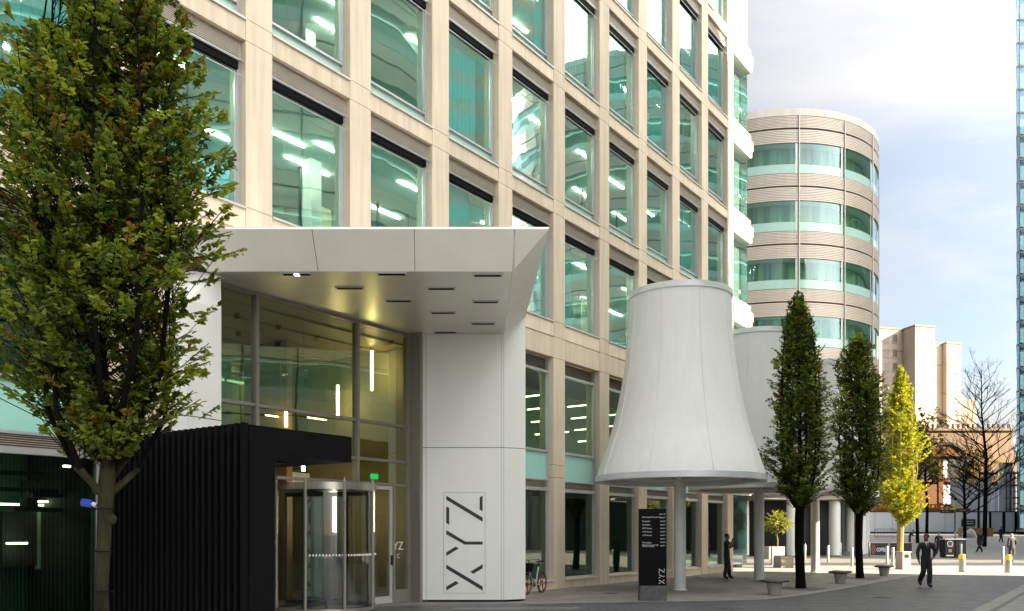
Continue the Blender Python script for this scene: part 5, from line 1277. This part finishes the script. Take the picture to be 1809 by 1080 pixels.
# ------------------------------------------------------------------ people
def person(label, loc, rotz, H, J, mats, zones=None, hem=None, extras=None, group=None, hair='hair', bald=False, width=1.0):
    """J: joint overrides in metres for a 1.78 m figure facing -Y. mats: skin, top, legs, shoes."""
    k = H/1.78
    D = dict(pelvis=(0,0,.96), waist=(0,0,1.10), chest=(0,-.01,1.28), upper=(0,0,1.42), neck=(0,.0,1.52), head0=(0,-.015,1.585), head1=(0,-.02,1.665), head2=(0,-.01,1.735), nose=(0,-.115,1.645),
             earL=(.078,0,1.655), earR=(-.078,0,1.655),
             shL=(.185,0,1.43), elL=(.25,.03,1.16), wrL=(.26,-.03,.92), haL=(.26,-.05,.84), shR=(-.185,0,1.43), elR=(-.25,.03,1.16), wrR=(-.26,-.03,.92), haR=(-.26,-.05,.84),
             hiL=(.095,0,.90), knL=(.10,-.02,.50), anL=(.105,.03,.09), toL=(.12,-.13,.035), hiR=(-.095,0,.90), knR=(-.10,-.02,.50), anR=(-.105,.03,.09), toR=(-.12,-.13,.035))
    D.update(J or {})
    rad = dict(pelvis=(.155,.115), waist=(.145,.11), chest=(.17,.12), upper=(.13,.09), neck=(.058,.058), head0=(.068,.075), head1=(.078,.098), head2=(.06,.075), nose=(.014,.014), earL=(.02,.028), earR=(.02,.028),
               sh=(.075,.072), el=(.062,.06), wr=(.04,.038), ha=(.042,.022), hi=(.095,.10), kn=(.085,.09), an=(.072,.08), to=(.042,.032))
    names = list(D.keys()); V = [Vector(D[n]) for n in names]; RR = []
    for n in names: RR.append(rad.get(n) or rad[n[:2]])
    ix = {n: i for i, n in enumerate(names)}
    E = [('pelvis','waist'),('waist','chest'),('chest','upper'),('upper','neck'),('neck','head0'),('head0','head1'),('head1','head2'),('head1','nose'),('head1','earL'),('head1','earR'),
         ('upper','shL'),('shL','elL'),('elL','wrL'),('wrL','haL'),('upper','shR'),('shR','elR'),('elR','wrR'),('wrR','haR'),
         ('pelvis','hiL'),('hiL','knL'),('knL','anL'),('anL','toL'),('pelvis','hiR'),('hiR','knR'),('knR','anR'),('anR','toR')]
    lab = {}
    E = [(ix[a], ix[b]) for a, b in E]
    for s, sg_ in (('L', 1), ('R', -1)):
        wr, ha = Vector(D['wr'+s]), Vector(D['ha'+s]); d = (ha-wr).normalized(); fw = Vector((0, -1, 0)); 
        side = d.cross(Vector((sg_, 0, 0)))
        if side.length < .2: side = fw
        side.normalize(); inn = side.cross(d).normalized()
        for f_ in range(4):
            o_ = ha+side*(.030-.020*f_)+d*.02; L_ = (.070, .080, .074, .058)[f_]
            p1 = o_+d*L_*.55+inn*.006; p2 = o_+d*L_*.95+inn*.03*(1 if s == 'L' else 1)
            base = len(V); V += [o_, p1, p2]; RR += [(.0105, .0105), (.0095, .0095), (.008, .008)]; names += ['ha'+s]*3
            E += [(ix['ha'+s], base), (base, base+1), (base+1, base+2)]
        o_ = wr+(ha-wr)*.45+side*.035; p1 = o_+side*.022+d*.035+inn*.012; base = len(V); V += [o_, p1]; RR += [(.012, .012), (.010, .010)]; names += ['ha'+s]*2; E += [(ix['ha'+s], base), (base, base+1)]
    t = thing('person', label, 'person', loc, rotz, group)
    me = bpy.data.meshes.new('body'); me.from_pydata([tuple(Vector((v.x*k, v.y*k, v.z*k))) for v in V], E, []); me.update()
    o = bpy.data.objects.new('body', me); COL.objects.link(o)
    sk_ = o.modifiers.new('skin', 'SKIN'); sk_.use_smooth_shade = True; sk_.branch_smoothing = .25
    sv = me.skin_vertices[0].data if me.skin_vertices else None
    if sv is None:
        bm = bmesh.new(); bm.from_mesh(me); bm.verts.layers.skin.verify(); bm.to_mesh(me); bm.free(); sv = me.skin_vertices[0].data
    for i, r in enumerate(RR):
        sv[i].radius = (r[0]*k*width, r[1]*k*width) if names[i][:2] not in ('he', 'no', 'ea', 'ha') else (r[0]*k, r[1]*k); sv[i].use_root = (i == ix['pelvis'])
    ss = o.modifiers.new('sub', 'SUBSURF'); ss.levels = 1; ss.render_levels = 1
    dg = bpy.context.evaluated_depsgraph_get(); dg.update()
    m2 = bpy.data.meshes.new_from_object(o.evaluated_get(dg)); bpy.data.objects.remove(o); bpy.data.meshes.remove(me)
    m2.name = 'body'; m2.materials.clear()
    for q in mats: m2.materials.append(M[q])
    SEG = [('pelvis','waist',1),('waist','chest',1),('chest','upper',1),('shL','elL',1),('elL','wrL',1),('upper','shL',1),('upper','shR',1),('shR','elR',1),('elR','wrR',1),('wrL','haL',0),('wrR','haR',0),('neck','head0',0),('head0','head1',0),('head1','head2',0),
           ('hiL','knL',2),('knL','anL',2),('pelvis','hiL',2),('pelvis','hiR',2),('hiR','knR',2),('knR','anR',2),('anL','toL',3),('anR','toR',3)]
    if zones: SEG = [(a, b, zones.get((a, b), c)) for a, b, c in SEG]
    segs = [(Vector(D[a])*k, Vector(D[b])*k, c) for a, b, c in SEG]
    for f_ in m2.polygons:
        c = f_.center; best = 9; bi = 1
        for a, b, z in segs:
            ab = b-a; u = max(0, min(1, (c-a).dot(ab)/ab.length_squared)); dd = (c-a-ab*u).length
            if dd < best: best, bi = dd, z
        f_.material_index = bi; f_.use_smooth = True
    bo = bpy.data.objects.new('body', m2); COL.objects.link(bo); bo.parent = t
    h1, h2 = Vector(D['head1'])*k, Vector(D['head2'])*k
    fdir = (Vector(D['nose'])*k-h1); fdir.z = 0; fdir.normalize(); sd = Vector((-fdir.y, fdir.x, 0))
    if not bald:
        q = MB(); q.sphere(h1-fdir*.018*k+Vector((0, 0, .035*k)), .098*k, 12, .86, 1.02, .92)
        q.v = [v for v in q.v]
        keep = MB(); keep.v = q.v
        for f_ in q.f:
            c = sum((q.v[i] for i in f_), Vector())/len(f_)-h1
            if c.z > .045*k or c.dot(fdir) < -.005*k and c.z > -.05*k: keep.face(f_)
        keep.build('hair', hair, t, smooth=True)
    q = MB()
    for s in (-1, 1): q.sphere(h1+fdir*.088*k+sd*s*.031*k+Vector((0, 0, .012*k)), .011*k, 8, 1.2, 1.2, .7)
    q.build('eyes', 'hair', t)
    q = MB(); q.sphere(h1+fdir*.082*k-Vector((0, 0, .055*k)), .02*k, 8, 1.1, .5, .3); q.build('mouth', 'red' if False else 'skin_dark', t)
    if hem:
        a, b, r0, r1, m_ = hem; q = MB(); q.lathe([(r0*k, a*k), ((r0+r1)/2*k+.004, (a+b)/2*k), (r1*k, b*k)], 20); q.v = [Vector((v.x, v.y*.76, v.z)) for v in q.v]; q.build('jacket_hem', m_, t, smooth=True)
    if extras: extras(t, k, D)
    return t
def collar(t, k, D):
    q = MB(); q.hull([Vector((-.07, -.075, 1.40))*k, Vector((0, -.128, 1.33))*k, Vector((.07, -.075, 1.40))*k, Vector((0, -.06, 1.42))*k], [Vector((-.065, -.055, 1.51))*k, Vector((0, -.085, 1.49))*k, Vector((.065, -.055, 1.51))*k, Vector((0, -.03, 1.52))*k]); q.build('shirt_collar', 'cloth_white', t)
    q = MB(); q.hull([Vector((-.022, -.135, 1.34))*k, Vector((.022, -.135, 1.34))*k, Vector((.02, -.10, 1.35))*k, Vector((-.02, -.10, 1.35))*k], [Vector((-.016, -.10, 1.475))*k, Vector((.016, -.10, 1.475))*k, Vector((.014, -.07, 1.48))*k, Vector((-.014, -.07, 1.48))*k]); q.build('tie', 'cloth_navy', t)
# walking man, left hand in his pocket, head turned to his right
person('man in a dark uniform jumper, white shirt and tie, walking towards the camera', G(1636, 1037.5), 0, 1.79,
       dict(head0=(-.01,-.02,1.585), nose=(-.07,-.10,1.645), earL=(.06,.045,1.655), earR=(-.07,-.03,1.655), elL=(.335,.05,1.20), wrL=(.24,-.03,1.00), haL=(.18,-.05,.93), elR=(-.29,.0,1.17), wrR=(-.285,-.07,.93), haR=(-.27,-.09,.85),
            knL=(.095,-.06,.50), anL=(.075,-.06,.085), toL=(.085,-.22,.035), knR=(-.10,-.05,.53), anR=(-.11,.22,.20), toR=(-.12,.10,.06)), ['skin_dark', 'cloth_black', 'cloth_navy', 'hair'], extras=collar, width=1.10)
# standing man by the corner, both hands raised to his face
def phone(t, k, D):
    q = MB(); q.box(-.035, .035, -.27, -.255, 1.55, 1.69); q.build('held_phone', 'black', t)
person('man in black standing at the office corner with both hands raised to his face', G(1284, 1023), R(62), 1.78,
       dict(elL=(.29,-.10,1.22), wrL=(.10,-.24,1.47), haL=(.05,-.245,1.53), elR=(-.29,-.12,1.21), wrR=(-.10,-.24,1.45), haR=(-.05,-.245,1.52), knL=(.12,-.05,.5), anL=(.13,-.08,.09), toL=(.14,-.24,.035), anR=(-.10,.07,.09), toR=(-.12,-.09,.035)), ['skin_dark', 'cloth_black', 'cloth_black', 'hair'], zones={('elL','wrL'): 0, ('elR','wrR'): 0}, extras=phone, width=1.12)
def bag(t, k, D):
    q = MB(); q.hull([(-.52, -.16, .62), (-.26, -.16, .62), (-.26, .06, .62), (-.52, .06, .62)], [(-.48, -.1, .92), (-.30, -.1, .92), (-.30, .0, .92), (-.48, .0, .92)]); q.tube([(-.46, -.05, .92), (-.36, -.05, 1.0), (-.30, -.05, .92)], .012, 5); q.build('shoulder_bag', 'cloth_black', t)
person('person in a dark jacket carrying a bag, walking behind the uniformed man', G(1658.5, 980.5), R(-5), 1.80, dict(elL=(.27,-.04,1.18), wrL=(.14,-.2,1.14), haL=(.08,-.22,1.16), anL=(.10,-.12,.09), toL=(.11,-.27,.035), anR=(-.10,.16,.13), toR=(-.11,.02,.05)), ['skin', 'cloth_navy', 'cloth_black', 'hair'], extras=bag, width=1.15, hem=(.84, 1.1, .19, .17, 'cloth_navy'))
person('person in black bending forward behind the coffee screens', G(1607, 968), R(60), 1.78, dict(chest=(0,-.10,1.26), upper=(0,-.17,1.38), neck=(0,-.24,1.46), head0=(0,-.29,1.50), head1=(0,-.33,1.56), head2=(0,-.34,1.64), nose=(0,-.42,1.53), earL=(.08,-.32,1.55), earR=(-.08,-.32,1.55), shL=(.185,-.18,1.38), shR=(-.185,-.18,1.38), elL=(.24,-.25,1.15), wrL=(.15,-.40,1.10), haL=(.1,-.44,1.12), elR=(-.24,-.25,1.15), wrR=(-.15,-.40,1.10), haR=(-.1,-.44,1.12)), ['skin', 'cloth_black', 'cloth_black', 'hair'], width=1.1)
person('person in a long dark coat striding left past the tallest bare tree', G(1731.5, 976.5), R(-75), 1.80, dict(upper=(0,-.05,1.42), neck=(0,-.08,1.51), head0=(0,-.11,1.575), head1=(0,-.12,1.655), head2=(0,-.12,1.73), nose=(0,-.22,1.64), earL=(.08,-.12,1.65), earR=(-.08,-.12,1.65), knL=(.10,-.22,.50), anL=(.10,-.42,.10), toL=(.11,-.56,.05), knR=(-.10,.06,.5), anR=(-.10,.30,.14), toR=(-.11,.17,.05)), ['skin_dark', 'cloth_navy', 'cloth_black', 'hair'], hem=(.62, 1.1, .25, .17, 'cloth_navy'), width=1.1)
person('slim person in black walking past the white hoarding panels', G(1768.5, 958.5), R(10), 1.74, dict(anL=(.08,-.12,.09), toL=(.09,-.27,.035), anR=(-.08,.14,.12), toR=(-.09,0,.05)), ['skin_dark', 'cloth_black', 'cloth_black', 'hair'], width=.95)
person('bald man in a grey suit walking away towards the far hoarding', G(1787.5, 994.5), R(190), 1.80, dict(elR=(-.30,.02,1.2), wrR=(-.22,-.1,1.0), haR=(-.18,-.14,.95), anL=(.10,.14,.12), toL=(.11,.0,.05), anR=(-.10,-.10,.09), toR=(-.11,-.25,.035)), ['skin', 'cloth_grey', 'cloth_grey', 'hair'], bald=True, hem=(.84, 1.12, .20, .17, 'cloth_grey'), width=1.12)
